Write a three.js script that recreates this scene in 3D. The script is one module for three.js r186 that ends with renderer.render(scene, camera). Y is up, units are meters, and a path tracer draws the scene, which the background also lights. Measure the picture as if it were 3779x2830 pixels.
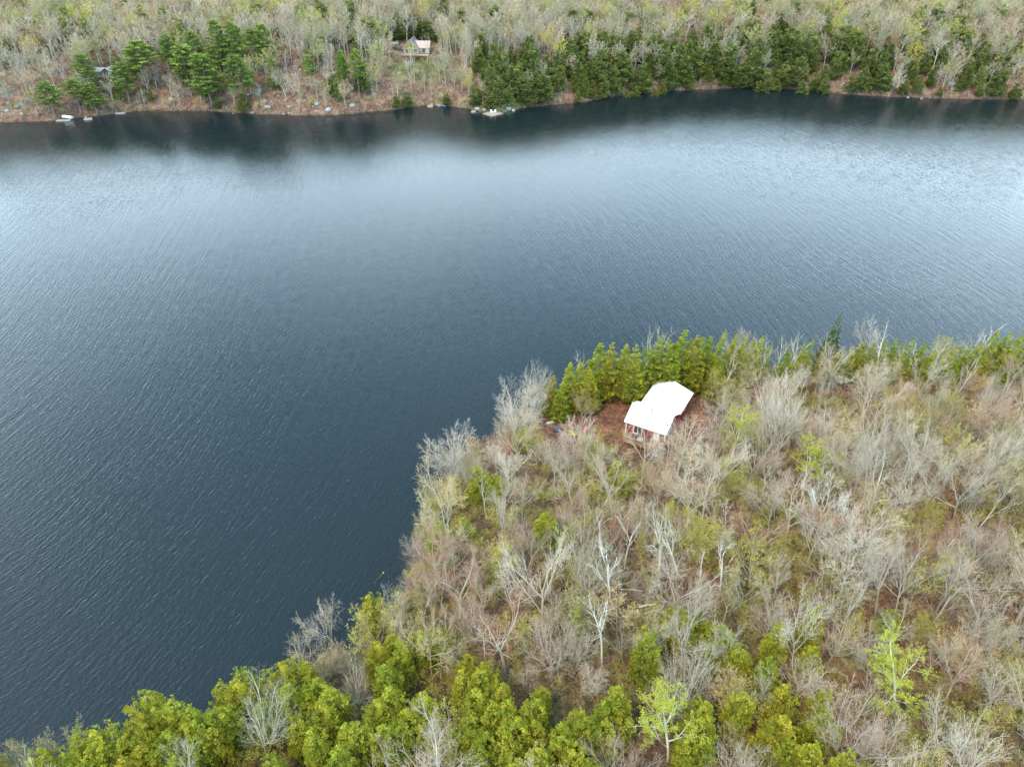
import * as THREE from 'three';
import { mergeGeometries } from 'three/addons/utils/BufferGeometryUtils.js';

// ---------------------------------------------------------------- camera, sky, sun, exposure
const scene = new THREE.Scene();
const camera = new THREE.PerspectiveCamera(56.82, 1024 / 766, 0.5, 9000);
camera.position.set(0, 82, 0);
camera.lookAt(0, 82 - 100 * Math.tan(35 * Math.PI / 180), -100);
const renderer = new THREE.WebGLRenderer({ antialias: true });
renderer.toneMapping = THREE.LinearToneMapping;
renderer.toneMappingExposure = 2.22;
renderer.shadowMap.enabled = true;

const fract = (v) => v - Math.floor(v);
const hash3 = (x, y, z) => { let h = (x * 374761393 + y * 668265263 + z * 2147483647) | 0; h = Math.imul(h ^ (h >>> 13), 1274126177); h ^= h >>> 16; return (h >>> 0) / 4294967296; };
const mix = (a, b, t) => a + (b - a) * t;
const smooth = (a, b, v) => { const t = Math.min(1, Math.max(0, (v - a) / (b - a))); return t * t * (3 - 2 * t); };
function noise2(x, y, seed = 0, period = 0) {
  const xi = Math.floor(x), yi = Math.floor(y), fx = x - xi, fy = y - yi, u = fx * fx * (3 - 2 * fx), v = fy * fy * (3 - 2 * fy);
  const w = (i) => period ? ((i % period) + period) % period : i;
  const a = hash3(w(xi), w(yi), seed), b = hash3(w(xi + 1), w(yi), seed), c = hash3(w(xi), w(yi + 1), seed), d = hash3(w(xi + 1), w(yi + 1), seed);
  return mix(mix(a, b, u), mix(c, d, u), v);
}
function fbm(x, y, seed, octaves, period = 0) {
  let s = 0, a = 0.5, n = 0;
  for (let i = 0; i < octaves; i++) { s += a * noise2(x, y, seed + i * 17, period); n += a; x *= 2; y *= 2; period *= 2; a *= 0.5; }
  return s / n;
}

function cloudySky() {
  const w = 1024, h = 512, data = new Float32Array(w * h * 4);
  for (let j = 0; j < h; j++) {
    const el = ((j + 0.5) / h - 0.5) * Math.PI, y = Math.sin(el), c = Math.cos(el);
    for (let i = 0; i < w; i++) {
      const az = ((i + 0.5) / w - 0.5) * 2 * Math.PI, x = Math.cos(az) * c, z = Math.sin(az) * c, k = (j * w + i) * 4;
      const up = Math.max(y, 0), px = x / (up + 0.35), pz = z / (up + 0.35);
      const big = fbm(px * 1.1 + 41.3, pz * 1.1 + 17.9, 5, 3), fine = fbm(px * 3.2 + 9.1, pz * 3.2 + 3.7, 31, 4);
      const cover = smooth(0.30, 0.66, big * 0.68 + fine * 0.32);
      const haze = Math.exp(-up * 3.0);
      const lum = mix(0.72, 1.18, cover) * (0.84 + 2.0 * haze);
      const under = y < 0 ? 0.35 : 1;
      data[k] = lum * mix(0.52, 0.77, cover) * under;
      data[k + 1] = lum * mix(0.86, 0.985, cover) * under;
      data[k + 2] = lum * mix(1.15, 1.15, cover) * under;
      data[k + 3] = 1;
    }
  }
  const t = new THREE.DataTexture(data, w, h, THREE.RGBAFormat, THREE.FloatType);
  t.mapping = THREE.EquirectangularReflectionMapping; t.magFilter = THREE.LinearFilter; t.needsUpdate = true;
  return t;
}
scene.background = cloudySky();
scene.environment = scene.background;

const sun = new THREE.DirectionalLight(0xffd79c, 1.5);
sun.position.set(-70, 150, 30); sun.target.position.set(0, 0, -60);
sun.castShadow = true; sun.shadow.radius = 20; sun.shadow.mapSize.set(4096, 4096);
Object.assign(sun.shadow.camera, { left: -420, right: 420, top: 420, bottom: -420, near: 1, far: 900 });
scene.add(sun, sun.target);

// ---------------------------------------------------------------- where things stand, in metres
const NEAR_SHORE = [[-68.2,-36.0],[-60.4,-39.3],[-52.3,-39.8],[-46.5,-41.9],[-42.4,-44.6],[-35.0,-47.2],[-31.2,-49.3],[-27.1,-51.4],[-22.5,-53.8],[-17.5,-60.4],[-15.4,-65.2],[-14.7,-71.7],[-14.4,-76.8],[-13.2,-82.9],[-10.3,-89.5],[-5.9,-97.8],[-2.6,-100.6],[3.0,-105.5],[7.5,-108.8],[14.1,-113.6],[21.9,-117.5],[32.6,-119.8],[47.1,-120.8],[66.5,-121.8],[85.7,-121.8],[105.9,-121.5],[126.0,-121.8],[157.4,-127.1]];
const FAR_SHORE = [[-294.4,-303.2],[-254.4,-306.7],[-218.0,-311.0],[-197.8,-313.9],[-183.6,-321.4],[-167.4,-330.9],[-140.4,-330.9],[-111.6,-324.5],[-78.5,-323.0],[-51.4,-333.3],[-39.6,-340.8],[-31.0,-339.1],[-20.1,-334.9],[-13.6,-328.5],[-4.3,-326.9],[4.0,-335.8],[31.0,-345.1],[49.7,-357.6],[78.5,-368.9],[114.2,-374.8],[136.7,-372.8],[166.3,-360.3],[196.7,-353.9],[241.2,-350.3],[282.9,-351.2],[344.3,-359.4]];
const CEDARS = [[7.4,-104.8,9.0,4.0],[10.4,-104.9,11.0,3.9],[12.3,-105.3,10.0,3.7],[13.7,-103.2,9.0,5.4],[15.8,-107.8,12.0,5.2],[17.9,-106.8,12.0,4.9],[20.5,-107.5,11.0,3.9],[22.0,-105.9,12.0,5.7],[24.4,-107.3,11.0,4.5],[26.7,-108.1,12.5,5.2],[28.6,-107.4,12.0,4.4],[31.3,-109.9,13.0,5.8],[33.6,-109.0,12.5,4.5],[36.2,-110.2,12.0,4.0],[-5.1,-80.9,7.0,5.6],[-2.5,-80.2,6.0,4.2],[-10.1,-70.4,7.0,4.3],[-6.9,-71.5,6.0,3.8],[16.4,-82.3,5.5,3.6],[17.2,-80.4,5.0,3.1],[4.9,-70.7,7.0,3.5],[8.9,-69.2,6.5,3.6],[1.7,-93.7,5.5,4.9],[8.8,-101.8,8.0,3.6],[33.3,-108.8,12.5,3.6],[36.2,-110.6,12.0,3.1],[38.6,-111.0,13.0,3.4],[41.3,-112.0,12.0,3.1],[43.1,-111.3,12.0,3.4],[46.1,-112.8,11.0,3.4],[48.0,-113.2,9.0,2.9],[51.6,-111.5,8.5,2.9],[54.1,-111.2,9.5,3.7],[55.5,-112.2,11.0,2.6],[59.1,-112.1,7.5,3.7],[61.9,-112.5,8.5,3.7],[64.8,-113.1,8.0,3.8],[38.0,-109.2,8.0,3.4],[66.3,-113.9,8.5,4.4],[67.8,-113.9,9.0,3.8],[70.0,-112.8,9.5,4.0],[71.8,-112.8,10.0,4.0],[74.8,-113.5,10.0,3.5],[78.0,-113.9,9.0,3.5],[79.0,-111.6,8.0,3.7],[81.0,-111.2,7.5,4.0],[82.4,-110.9,8.0,3.7],[85.7,-112.7,9.0,3.7],[88.2,-113.1,9.0,3.5],[88.5,-111.2,7.5,4.3],[91.5,-114.9,11.0,2.9],[93.3,-114.8,9.5,4.4],[94.5,-114.0,10.5,4.0],[96.1,-114.5,10.5,4.0],[92.8,-111.3,7.5,4.3],[98.5,-114.9,10.0,4.4],[100.4,-114.5,10.0,4.3],[-40.4,-44.2,10.0,3.2],[-40.7,-41.5,10.0,2.9],[-36.3,-42.5,10.0,3.3],[-38.3,-42.6,9.0,2.9],[-34.5,-42.0,9.0,2.9],[-32.0,-41.9,9.5,3.1],[-30.6,-44.6,10.0,3.7],[-26.1,-46.7,10.0,3.4],[-24.5,-47.1,10.0,3.8],[-27.7,-46.7,8.5,2.9],[-43.3,-39.8,9.0,4.1],[-33.0,-40.8,9.0,3.6],[-34.7,-40.2,8.5,3.2],[-38.8,-40.0,9.0,3.2],[-36.3,-39.4,8.5,3.2],[-40.3,-39.0,8.5,3.2],[-42.4,-38.3,8.0,3.2],[-44.5,-38.0,8.0,3.5],[-32.9,-38.6,8.0,3.1],[-33.8,-36.7,8.0,3.2],[-36.5,-37.9,8.0,3.1],[-38.2,-38.2,8.0,3.1],[-42.3,-36.8,7.5,3.3],[-22.4,-45.2,8.0,3.8],[-20.1,-44.0,8.0,3.7],[-17.9,-58.0,8.0,3.5],[-16.3,-39.5,8.0,3.2],[-14.7,-42.4,8.0,3.1],[-30.8,-42.0,8.0,3.3],[-39.5,-36.5,8.0,3.1],[-31.4,-39.9,8.0,3.0],[-20.5,-42.2,7.5,3.3],[-17.2,-39.6,7.5,3.0],[-13.3,-43.6,8.0,3.2],[-14.1,-46.8,8.0,3.4],[-13.3,-39.2,8.0,2.9],[-5.0,-48.1,7.0,2.7],[-2.8,-46.8,8.0,3.2],[-1.4,-43.7,9.0,3.1],[-4.0,-42.7,9.0,3.2],[-3.4,-45.3,8.0,3.5],[-0.6,-41.7,8.0,2.9],[2.1,-41.8,8.5,3.4],[3.4,-44.4,6.0,2.1],[-2.1,-41.3,8.5,2.9],[-4.4,-40.0,8.0,3.2],[-0.1,-39.3,9.0,3.9],[-3.0,-38.4,8.0,3.1],[2.5,-39.4,8.0,2.8],[5.2,-39.0,8.0,3.1],[6.9,-40.3,8.5,3.0],[11.4,-42.8,8.5,2.9],[10.1,-41.5,8.0,2.9],[8.1,-40.0,8.0,3.0],[2.8,-36.6,8.0,3.2],[0.1,-35.9,8.0,3.2],[6.6,-36.6,8.5,3.3],[5.1,-37.6,8.0,2.8],[9.6,-39.4,7.5,2.9],[-10.7,-41.4,7.5,3.7],[-12.1,-40.5,7.0,3.1],[8.0,-35.2,8.0,3.1],[18.2,-38.9,8.0,2.5],[17.7,-37.0,8.0,2.6],[11.6,-40.7,7.0,2.6],[-9.9,-68.3,8.0,5.2],[16.1,-51.9,6.0,2.9],[19.6,-53.9,7.0,3.9],[20.9,-52.4,6.5,3.1],[7.9,-68.3,6.0,4.6],[22.6,-53.6,6.0,2.5],[24.2,-50.2,7.5,4.4],[25.8,-48.4,7.0,3.3],[27.4,-39.1,8.5,3.8],[32.0,-39.7,8.0,3.6],[25.9,-38.7,7.0,2.7],[29.7,-36.5,8.0,3.2],[19.8,-39.4,8.0,3.0],[19.3,-37.2,8.0,2.9],[35.2,-35.7,6.0,2.3],[27.6,-37.4,7.0,2.9],[46.2,-54.2,5.0,3.4]];   // x, z, height, width
const FAR_PINES = [[-130.8,-344.6,25.0,8.8],[-123.7,-344.7,23.0,8.1],[-115.4,-343.2,20.0,8.8],[-110.7,-344.9,21.0,8.8],[-155.1,-347.9,18.0,6.9],[-144.8,-337.1,21.0,11.4],[-134.6,-331.4,22.0,12.6],[-119.3,-329.1,21.0,9.9],[-165.0,-341.1,20.0,11.5],[-186.2,-331.1,17.0,8.6],[-197.1,-316.2,14.0,7.8],[-188.4,-321.5,13.0,8.5],[-182.3,-322.8,13.0,8.6],[-171.4,-332.3,17.0,8.7],[-143.4,-347.8,19.0,7.5],[-169.9,-342.3,17.0,6.8],[-128.5,-343.7,18.0,6.8],[-89.0,-334.1,15.0,4.7],[-74.9,-337.0,16.0,4.7],[-74.7,-332.7,19.0,4.1],[-68.2,-333.2,20.0,5.5],[-169.3,-383.9,14.0,6.0],[-123.9,-387.0,14.0,7.5],[-102.0,-378.9,13.0,5.2]];
const FAR_HEMLOCKS = [[-118.8,-327.0,8.0,5.4],[-136.3,-388.2,14.0,6.8],[-211.2,-371.4,9.0,4.4],[-203.8,-368.1,10.0,5.0],[-199.8,-369.2,12.0,5.8],[-196.9,-368.2,10.0,5.0],[-176.4,-377.2,14.0,5.9],[-173.5,-377.6,12.0,5.9],[-162.1,-387.1,9.0,8.3],[-155.1,-385.0,10.0,5.2],[-92.3,-386.4,14.0,8.9],[-130.3,-385.5,14.0,7.5],[-115.1,-387.0,13.0,6.7],[-84.0,-375.4,12.0,8.3],[-79.4,-389.3,13.0,11.6],[-65.1,-384.1,11.0,8.5],[-57.7,-386.7,11.5,14.0],[-52.4,-387.2,11.0,9.3],[-47.8,-388.4,11.5,10.1],[-38.3,-386.1,11.0,7.0],[-43.1,-387.0,10.0,7.8],[-24.2,-386.2,14.0,7.0],[-8.8,-388.0,14.0,8.5],[-4.8,-378.0,14.0,6.8],[30.3,-392.1,15.0,11.8],[37.8,-396.3,15.0,11.9],[59.1,-401.7,15.0,8.0],[27.5,-367.3,12.0,8.2],[9.2,-351.1,15.0,13.0],[-15.4,-350.9,13.0,6.5],[35.5,-374.6,13.0,8.4],[-16.4,-333.2,9.0,9.2],[-10.0,-329.1,8.0,6.3],[-5.8,-330.2,11.0,9.0],[0.5,-338.9,14.0,14.1],[5.5,-338.4,12.0,9.2],[8.3,-338.2,11.0,12.1],[14.4,-340.5,13.0,10.0],[19.3,-346.8,12.0,8.0],[42.0,-359.8,16.0,13.3],[52.2,-363.9,16.0,13.5],[42.7,-353.3,12.0,7.4],[48.3,-357.6,12.0,8.2],[62.4,-363.2,14.0,12.1],[68.4,-378.7,16.0,12.3],[74.9,-372.2,15.0,10.0],[77.3,-369.5,13.0,9.2],[-52.1,-333.3,6.0,7.8],[-47.4,-335.9,7.0,5.0],[-29.8,-338.9,5.5,7.2],[30.5,-344.0,6.0,5.8],[59.2,-379.1,14.0,8.5],[82.2,-379.1,14.0,9.9],[91.6,-376.6,16.0,12.9],[100.4,-381.4,14.0,10.0],[107.1,-377.4,17.0,15.2],[113.7,-374.4,13.0,11.5],[119.1,-375.1,17.0,15.2],[123.7,-366.9,13.0,9.8],[134.2,-373.4,12.0,10.7],[140.8,-372.6,14.0,15.2],[146.9,-381.5,17.0,15.2],[163.8,-381.0,18.0,16.6],[166.8,-376.5,16.0,13.6],[137.7,-387.3,14.0,10.1],[148.4,-368.1,9.0,11.4],[151.7,-363.8,8.0,9.8],[140.4,-362.3,9.0,11.2],[163.6,-362.4,8.0,9.7],[168.1,-360.9,11.0,13.3],[176.2,-360.6,12.0,9.6],[190.6,-361.4,12.0,6.6],[186.9,-356.9,7.0,8.1],[206.1,-398.8,15.0,13.3],[212.9,-396.4,15.0,11.7],[219.6,-385.8,16.0,9.9],[226.8,-352.4,10.0,8.7],[229.2,-352.5,13.0,8.0],[236.3,-350.4,8.0,8.7],[128.0,-425.7,12.0,8.3],[88.5,-411.2,14.0,9.7],[140.7,-410.5,11.0,7.3],[230.0,-408.7,13.0,7.2]];
const FAR_CEDARS = [[-131.5,-329.8,5.5,8.2],[-162.0,-334.0,6.0,3.4],[32.7,-350.3,12.0,5.8],[38.1,-350.4,9.0,4.8],[34.3,-349.0,9.0,4.4],[68.5,-357.0,6.0,5.3],[59.4,-357.0,6.0,6.0],[73.1,-362.4,7.0,5.3],[54.7,-355.0,5.0,4.5],[81.1,-372.8,11.0,7.6],[87.6,-371.0,8.0,8.4],[96.1,-373.6,10.0,11.5],[109.4,-374.8,7.0,8.5],[105.2,-374.0,8.0,6.9],[130.1,-368.7,7.0,8.4],[137.8,-373.6,9.0,8.4],[192.7,-356.3,8.0,9.6],[202.7,-354.0,4.5,4.4],[220.9,-352.9,5.0,7.3],[174.8,-360.3,7.0,8.2],[180.8,-358.6,7.0,5.9],[124.6,-374.5,8.0,7.7]];
const ROCKS = [[-107.6,-326.3,2.69],[-109.7,-328.2,1.8],[-113.6,-333.5,1.8],[-98.6,-326.4,2.39],[-100.2,-329.5,1.8],[-100.2,-349.4,1.8],[-112.8,-350.0,1.8],[-92.1,-337.5,2.69],[-96.7,-346.7,2.1],[-90.7,-349.6,2.69],[-81.5,-340.3,3.59],[-81.2,-344.0,2.69],[-86.2,-327.4,3.59],[-87.8,-326.3,1.8],[-86.1,-324.3,1.8],[-83.4,-323.8,1.5],[-80.3,-325.5,1.8],[-82.0,-324.7,1.2],[-77.5,-331.5,2.39],[-77.8,-329.3,1.8],[-100.8,-324.2,1.8],[-98.4,-324.1,1.8],[-115.5,-338.6,2.69],[-118.4,-334.2,2.1],[-114.8,-338.1,1.8],[-114.8,-325.6,2.39],[-107.0,-328.8,1.2],[-81.7,-329.9,1.2],[-104.3,-332.0,1.5],[-123.5,-325.2,1.5],[-92.1,-329.2,1.8],[-85.4,-343.5,2.39],[-224.4,-333.5,4.12],[-216.5,-315.4,3.43],[-212.8,-317.9,4.12],[-221.4,-324.2,2.75],[-210.0,-314.7,2.75],[-167.8,-333.4,3.43],[-153.5,-334.8,3.43],[-108.3,-326.4,3.43],[-217.6,-326.3,2.75],[-15.6,-330.7,4.95],[-12.3,-328.6,4.25],[-1.7,-330.1,4.95],[0.5,-330.0,3.54],[-82.4,-342.5,4.25],[-77.4,-331.2,2.83],[-80.9,-324.7,3.54],[-70.9,-328.3,3.54],[-68.8,-327.6,2.12],[188.7,-354.4,2.22],[210.0,-358.6,4.44],[217.6,-360.3,2.96],[221.3,-362.9,2.96],[193.9,-352.0,2.22],[179.9,-357.8,2.96]];   // x, z, width
const BIRCHES = {b1: [12.8,-58.2,17.2,2.8,-1.7], b2: [15.6,-65.7,11.0,1.8,-0.6], b3: [19.9,-63.2,14.8,4.3,-1.4], b4: [22.7,-63.1,15.8,2.3,-3.4], b5: [24.2,-59.7,10.7,3.3,-1.4], b6: [27.7,-61.3,11.6,3.7,-0.6], b7: [10.9,-50.5,15.2,1.8,-1.3], b8: [-8.2,-54.2,8.5,1.9,0.1], b9: [-3.2,-51.5,9.1,2.2,-0.8], b11: [-9.6,-44.4,5.6,1.8,0.4], b12: [-27.3,-41.1,12.6,4.9,2.2], b13: [-18.2,-47.1,8.6,3.6,0.8], b16: [-11.8,-60.1,9.4,2.7,2.2], r1: [70.0,-111.8,13.6,4.0,-2.3], r2: [78.2,-114.3,9.6,3.8,-1.8], r3: [82.3,-115.0,11.5,2.5,-2.9], r4: [80.3,-112.5,11,3.7,0], r5: [87.7,-114.7,7.3,2.6,-1.1], r6: [88.2,-115.0,11.6,4.3,0.1], r7: [84.0,-108.2,11,2.7,0], r8: [92.4,-116.3,13.7,4.1,-0.1], r9: [95.6,-116.3,7.2,3.1,0.5], r10: [97.2,-116.4,7.4,3.1,0.7], d1: [39.8,-108.6,11,2.7,0], d2: [47.4,-114.8,8.0,2.6,-1.0], d3: [48.0,-113.7,8.4,3.1,-0.1], d4: [47.5,-112.1,11,2.3,0], d5: [52.9,-113.5,12,4.5,0], d6: [51.3,-113.5,11,3.4,0], d7: [53.8,-111.7,11,2.9,0], s1: [12.5,-110.9,11,2.5,0], s2: [24.3,-108.6,14,4.4,0], s3: [28.1,-112.6,13,2.8,0], wq: [53.1,-70.1,8.3,1.5,-1.1], c1: [52.3,-73.8,14.0,1.5,-1.7]};   // x, z, height, width, lean of the top
const BARES = {T1: [-8.5,-68.5,18.2,7.5,-1.2], T2: [-9.5,-87.4,11,7.8,0], T3: [0.5,-96.5,11.1,8.2,0.7], T4: [12.8,-101.5,6.5,4.8,-0.1], T5: [10.1,-88.1,10.4,6.4,-0.4], T6: [14.4,-83.4,9.1,3.9,-0.3], T7: [22.2,-79.3,8.1,6.0,-0.7], T8: [24.6,-89.7,7.3,1.7,-0.9], T9: [25.2,-90.4,5.8,1.8,-0.0], g1: [3.9,-55.4,18.3,7.3,-0.6], g2: [0.0,-62.9,9.8,4.9,-1.7], g3: [5.6,-55.8,8.9,3.6,0.0], g4: [-3.8,-57.2,8.1,4.7,0.4], g5: [13.4,-51.1,7.2,3.5,-0.6], g6: [16.0,-50.4,8.5,4.3,0.1], g7: [17.4,-58.5,6.4,3.7,-0.3], g8: [19.9,-53.4,9.6,4.4,-0.7], g9: [20.8,-47.0,7.2,5.7,-1.2], g10: [10.0,-46.0,7.5,3.6,-0.8], g11: [1.9,-47.5,6.7,3.4,-0.3], g12: [-15.7,-57.6,7.8,4.2,0.6], g13: [-9.7,-50.0,11.6,5.2,0.3], g14: [-23.8,-42.0,6.3,3.2,0.9], ghost: [43.4,-69.9,11.3,7.1,-1.7], cream: [47.1,-36.9,10.2,6.4,-3.8], k1: [31.4,-51.3,12.4,3.6,-2.6], k2: [32.9,-48.9,14.6,5.2,-1.4], k3: [39.8,-52.5,11.6,4.3,-1.1], k4: [48.7,-56.8,15.1,7.5,-1.8], k5: [46.3,-56.9,17.0,2.1,-4.0], k6: [55.0,-51.8,12.3,6.5,-0.6], k7: [48.1,-47.8,9.2,3.3,-0.7], k8: [41.1,-47.0,11.3,3.8,-3.6], k9: [38.8,-42.3,6.6,4.0,-1.2], k10: [27.9,-43.3,9.8,4.0,-1.3], k11: [25.6,-49.2,10.8,4.5,-1.9], k12: [52.8,-43.3,11.7,5.2,-1.5], k13: [41.2,-61.4,11.0,5.4,-2.3], m1: [43.2,-88.1,17.6,7.5,-2.0], m2: [57.5,-94.7,7.1,4.5,-1.4], m3: [52.3,-75.4,21.9,4.3,-3.4], m4: [59.5,-84.0,14.0,5.2,-2.2], m5: [72.8,-93.8,11.0,8.1,-2.8], m6: [65.1,-73.8,13.1,8.2,-3.6], m7: [53.5,-93.0,8.3,4.9,-2.1], m8: [27.5,-71.6,13.9,6.9,-1.6], m9: [38.8,-73.8,10.5,6.0,-1.9], m10: [32.8,-85.4,10.0,5.0,-0.8], m11: [66.6,-104.1,10.1,4.3,-2.5], m12: [80.3,-92.4,11.3,6.5,-2.2]};   // x, z, height, width, lean of the top

// ---------------------------------------------------------------- helpers
function rng(seed) { let a = seed >>> 0; return () => { a = (a + 0x6D2B79F5) | 0; let t = Math.imul(a ^ (a >>> 15), 1 | a); t = (t + Math.imul(t ^ (t >>> 7), 61 | t)) ^ t; return ((t ^ (t >>> 14)) >>> 0) / 4294967296; }; }
const lin = (r, g, b) => new THREE.Color().setRGB(r, g, b);
const taken = {};
function numbered(name) { const n = taken[name] = (taken[name] ?? -1) + 1; return n ? `${name}_${String(n).padStart(3, '0')}` : name; }
function shade(o) { o.traverse((m) => { if (m.isMesh) { m.castShadow = true; m.receiveShadow = true; } }); return o; }
function tag(o, label, category, group, kind) { o.userData.label = label; if (category) o.userData.category = category; if (group) o.userData.group = group; if (kind) o.userData.kind = kind; return o; }
function mesh(name, geo, mat, parent) { const m = new THREE.Mesh(geo, mat); m.name = name; m.castShadow = m.receiveShadow = true; parent?.add(m); return m; }
function thing(name, label, category, x = 0, y = 0, z = 0, turn = 0, group) {
  const g = new THREE.Group(); g.name = numbered(name); g.position.set(x, y, z); g.rotation.y = turn;
  tag(g, label, category, group); scene.add(g); return g;
}
const mat = (r, g, b, roughness = 0.9, more = {}) => new THREE.MeshStandardMaterial({ color: lin(r, g, b), roughness, ...more });
function box(w, h, d, x = 0, y = 0, z = 0, rx = 0, ry = 0, rz = 0) {
  const g = new THREE.BoxGeometry(w, h, d); if (rx || ry || rz) g.applyMatrix4(new THREE.Matrix4().makeRotationFromEuler(new THREE.Euler(rx, ry, rz)));
  return g.translate(x, y, z);
}
function prism(pts, z0, z1) {               // polygon in x,y pulled along z
  const s = new THREE.Shape(pts.map(([x, y]) => new THREE.Vector2(x, y)));
  return new THREE.ExtrudeGeometry(s, { depth: z1 - z0, bevelEnabled: false }).translate(0, 0, z0);
}
function slab(q, t) {                        // four corners (top), t thick downwards
  const p = [...q, ...q.map(([x, y, z]) => [x, y - t, z])], f = [[0, 1, 2, 3], [7, 6, 5, 4], [0, 4, 5, 1], [1, 5, 6, 2], [2, 6, 7, 3], [3, 7, 4, 0]], v = [];
  for (const [a, b, c, d] of f) for (const k of [a, b, c, a, c, d]) v.push(...p[k]);
  const g = new THREE.BufferGeometry(); g.setAttribute('position', new THREE.Float32BufferAttribute(v, 3)); g.computeVertexNormals(); return g;
}
const join = (list) => mergeGeometries(list.map((g) => { if (g.index) g = g.toNonIndexed(); for (const k of Object.keys(g.attributes)) if (k !== "position" && k !== "normal") g.deleteAttribute(k); return g; }));

class Build {                                // collects triangles with a colour for each corner
  constructor() { this.p = []; this.n = []; this.c = []; this.i = []; }
  tube(pts, rad, sides, col) {
    const base = this.p.length / 3, m = pts.length; let ux = 1, uy = 0, uz = 0;
    for (let k = 0; k < m; k++) {
      const a = pts[Math.max(0, k - 1)], b = pts[Math.min(m - 1, k + 1)];
      let dx = b[0] - a[0], dy = b[1] - a[1], dz = b[2] - a[2]; const l = Math.hypot(dx, dy, dz) || 1; dx /= l; dy /= l; dz /= l;
      if (k === 0) { if (Math.abs(dx) > 0.8) { ux = 0; uz = 1; } }
      const dt = ux * dx + uy * dy + uz * dz; ux -= dx * dt; uy -= dy * dt; uz -= dz * dt; const ul = Math.hypot(ux, uy, uz) || 1; ux /= ul; uy /= ul; uz /= ul;
      const vx = dy * uz - dz * uy, vy = dz * ux - dx * uz, vz = dx * uy - dy * ux, c = typeof col === 'function' ? col(k, m) : col;
      for (let s = 0; s < sides; s++) {
        const t = s / sides * 6.28318, co = Math.cos(t), si = Math.sin(t), nx = ux * co + vx * si, ny = uy * co + vy * si, nz = uz * co + vz * si;
        this.p.push(pts[k][0] + nx * rad[k], pts[k][1] + ny * rad[k], pts[k][2] + nz * rad[k]); this.n.push(nx, ny, nz); this.c.push(c[0], c[1], c[2]);
      }
    }
    for (let k = 0; k < m - 1; k++) for (let s = 0; s < sides; s++) {
      const a = base + k * sides + s, b = base + k * sides + (s + 1) % sides; this.i.push(a, b, a + sides, b, b + sides, a + sides);
    }
  }
  leaf(x, y, z, ax, ay, az, sx, sy, sz, len, wid, c) {     // a rhomb from a point, along a, wide along s
    const b = this.p.length / 3, mx = x + ax * len * 0.5, my = y + ay * len * 0.5, mz = z + az * len * 0.5;
    let nx = ay * sz - az * sy, ny = az * sx - ax * sz, nz = ax * sy - ay * sx; const l = Math.hypot(nx, ny, nz) || 1; nx /= l; ny /= l; nz /= l;
    this.p.push(x, y, z, mx + sx * wid, my + sy * wid, mz + sz * wid, x + ax * len, y + ay * len, z + az * len, mx - sx * wid, my - sy * wid, mz - sz * wid);
    for (let k = 0; k < 4; k++) { this.n.push(nx, ny, nz); this.c.push(c[0], c[1], c[2]); }
    this.i.push(b, b + 2, b + 1, b, b + 3, b + 2);
  }
  geo() {
    const g = new THREE.BufferGeometry();
    g.setAttribute('position', new THREE.Float32BufferAttribute(this.p, 3)); g.setAttribute('normal', new THREE.Float32BufferAttribute(this.n, 3)); g.setAttribute('color', new THREE.Float32BufferAttribute(this.c, 3));
    g.setIndex(this.i); return g;
  }
  size() {
    let w = 0, h = 0; const r = [];
    for (let k = 0; k < this.p.length; k += 3) { r.push(Math.hypot(this.p[k], this.p[k + 2])); h = Math.max(h, this.p[k + 1]); }
    r.sort((a, b) => a - b); w = 2 * r[Math.floor(r.length * 0.93)]; return [h, w];
  }
}
const unit = (x, y, z) => { const l = Math.hypot(x, y, z) || 1; return [x / l, y / l, z / l]; };
function randDir(R) { const y = R() * 2 - 1, t = R() * 6.28318, s = Math.sqrt(1 - y * y); return [Math.cos(t) * s, y, Math.sin(t) * s]; }
const cross = (a, b) => [a[1] * b[2] - a[2] * b[1], a[2] * b[0] - a[0] * b[2], a[0] * b[1] - a[1] * b[0]];
function bend(d, angle, spin, R) {           // turns d away by angle, about itself by spin
  const h = Math.abs(d[1]) > 0.9 ? [1, 0, 0] : [0, 1, 0], s = unit(...cross(d, h)), t = cross(d, s), c = Math.cos(angle), k = Math.sin(angle), a = Math.cos(spin), b = Math.sin(spin);
  return unit(d[0] * c + (s[0] * a + t[0] * b) * k, d[1] * c + (s[1] * a + t[1] * b) * k, d[2] * c + (s[2] * a + t[2] * b) * k);
}

// ---------------------------------------------------------------- lie of the land
function toLine(x, z, L) {
  let best = 1e9;
  for (let i = 0; i < L.length - 1; i++) {
    const [a, b] = L[i], vx = L[i + 1][0] - a, vz = L[i + 1][1] - b, t = Math.max(0, Math.min(1, ((x - a) * vx + (z - b) * vz) / (vx * vx + vz * vz)));
    best = Math.min(best, (x - a - t * vx) ** 2 + (z - b - t * vz) ** 2);
  }
  return Math.sqrt(best);
}
function within(x, z, P) {
  let r = false;
  for (let i = 0, j = P.length - 1; i < P.length; j = i++) if ((P[i][1] > z) !== (P[j][1] > z) && x < (P[j][0] - P[i][0]) * (z - P[i][1]) / (P[j][1] - P[i][1]) + P[i][0]) r = !r;
  return r;
}
const nN = NEAR_SHORE.length - 1, nF = FAR_SHORE.length - 1;
const NEAR_LINE = [[-900, 40], ...NEAR_SHORE, [900, NEAR_SHORE[nN][1]]], FAR_LINE = [[-3000, FAR_SHORE[0][1]], ...FAR_SHORE, [3000, FAR_SHORE[nF][1]]];
const NEAR_LAND = [...NEAR_LINE, [900, 3000], [-900, 3000]], FAR_LAND = [...FAR_LINE, [3000, -6000], [-3000, -6000]];
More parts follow.
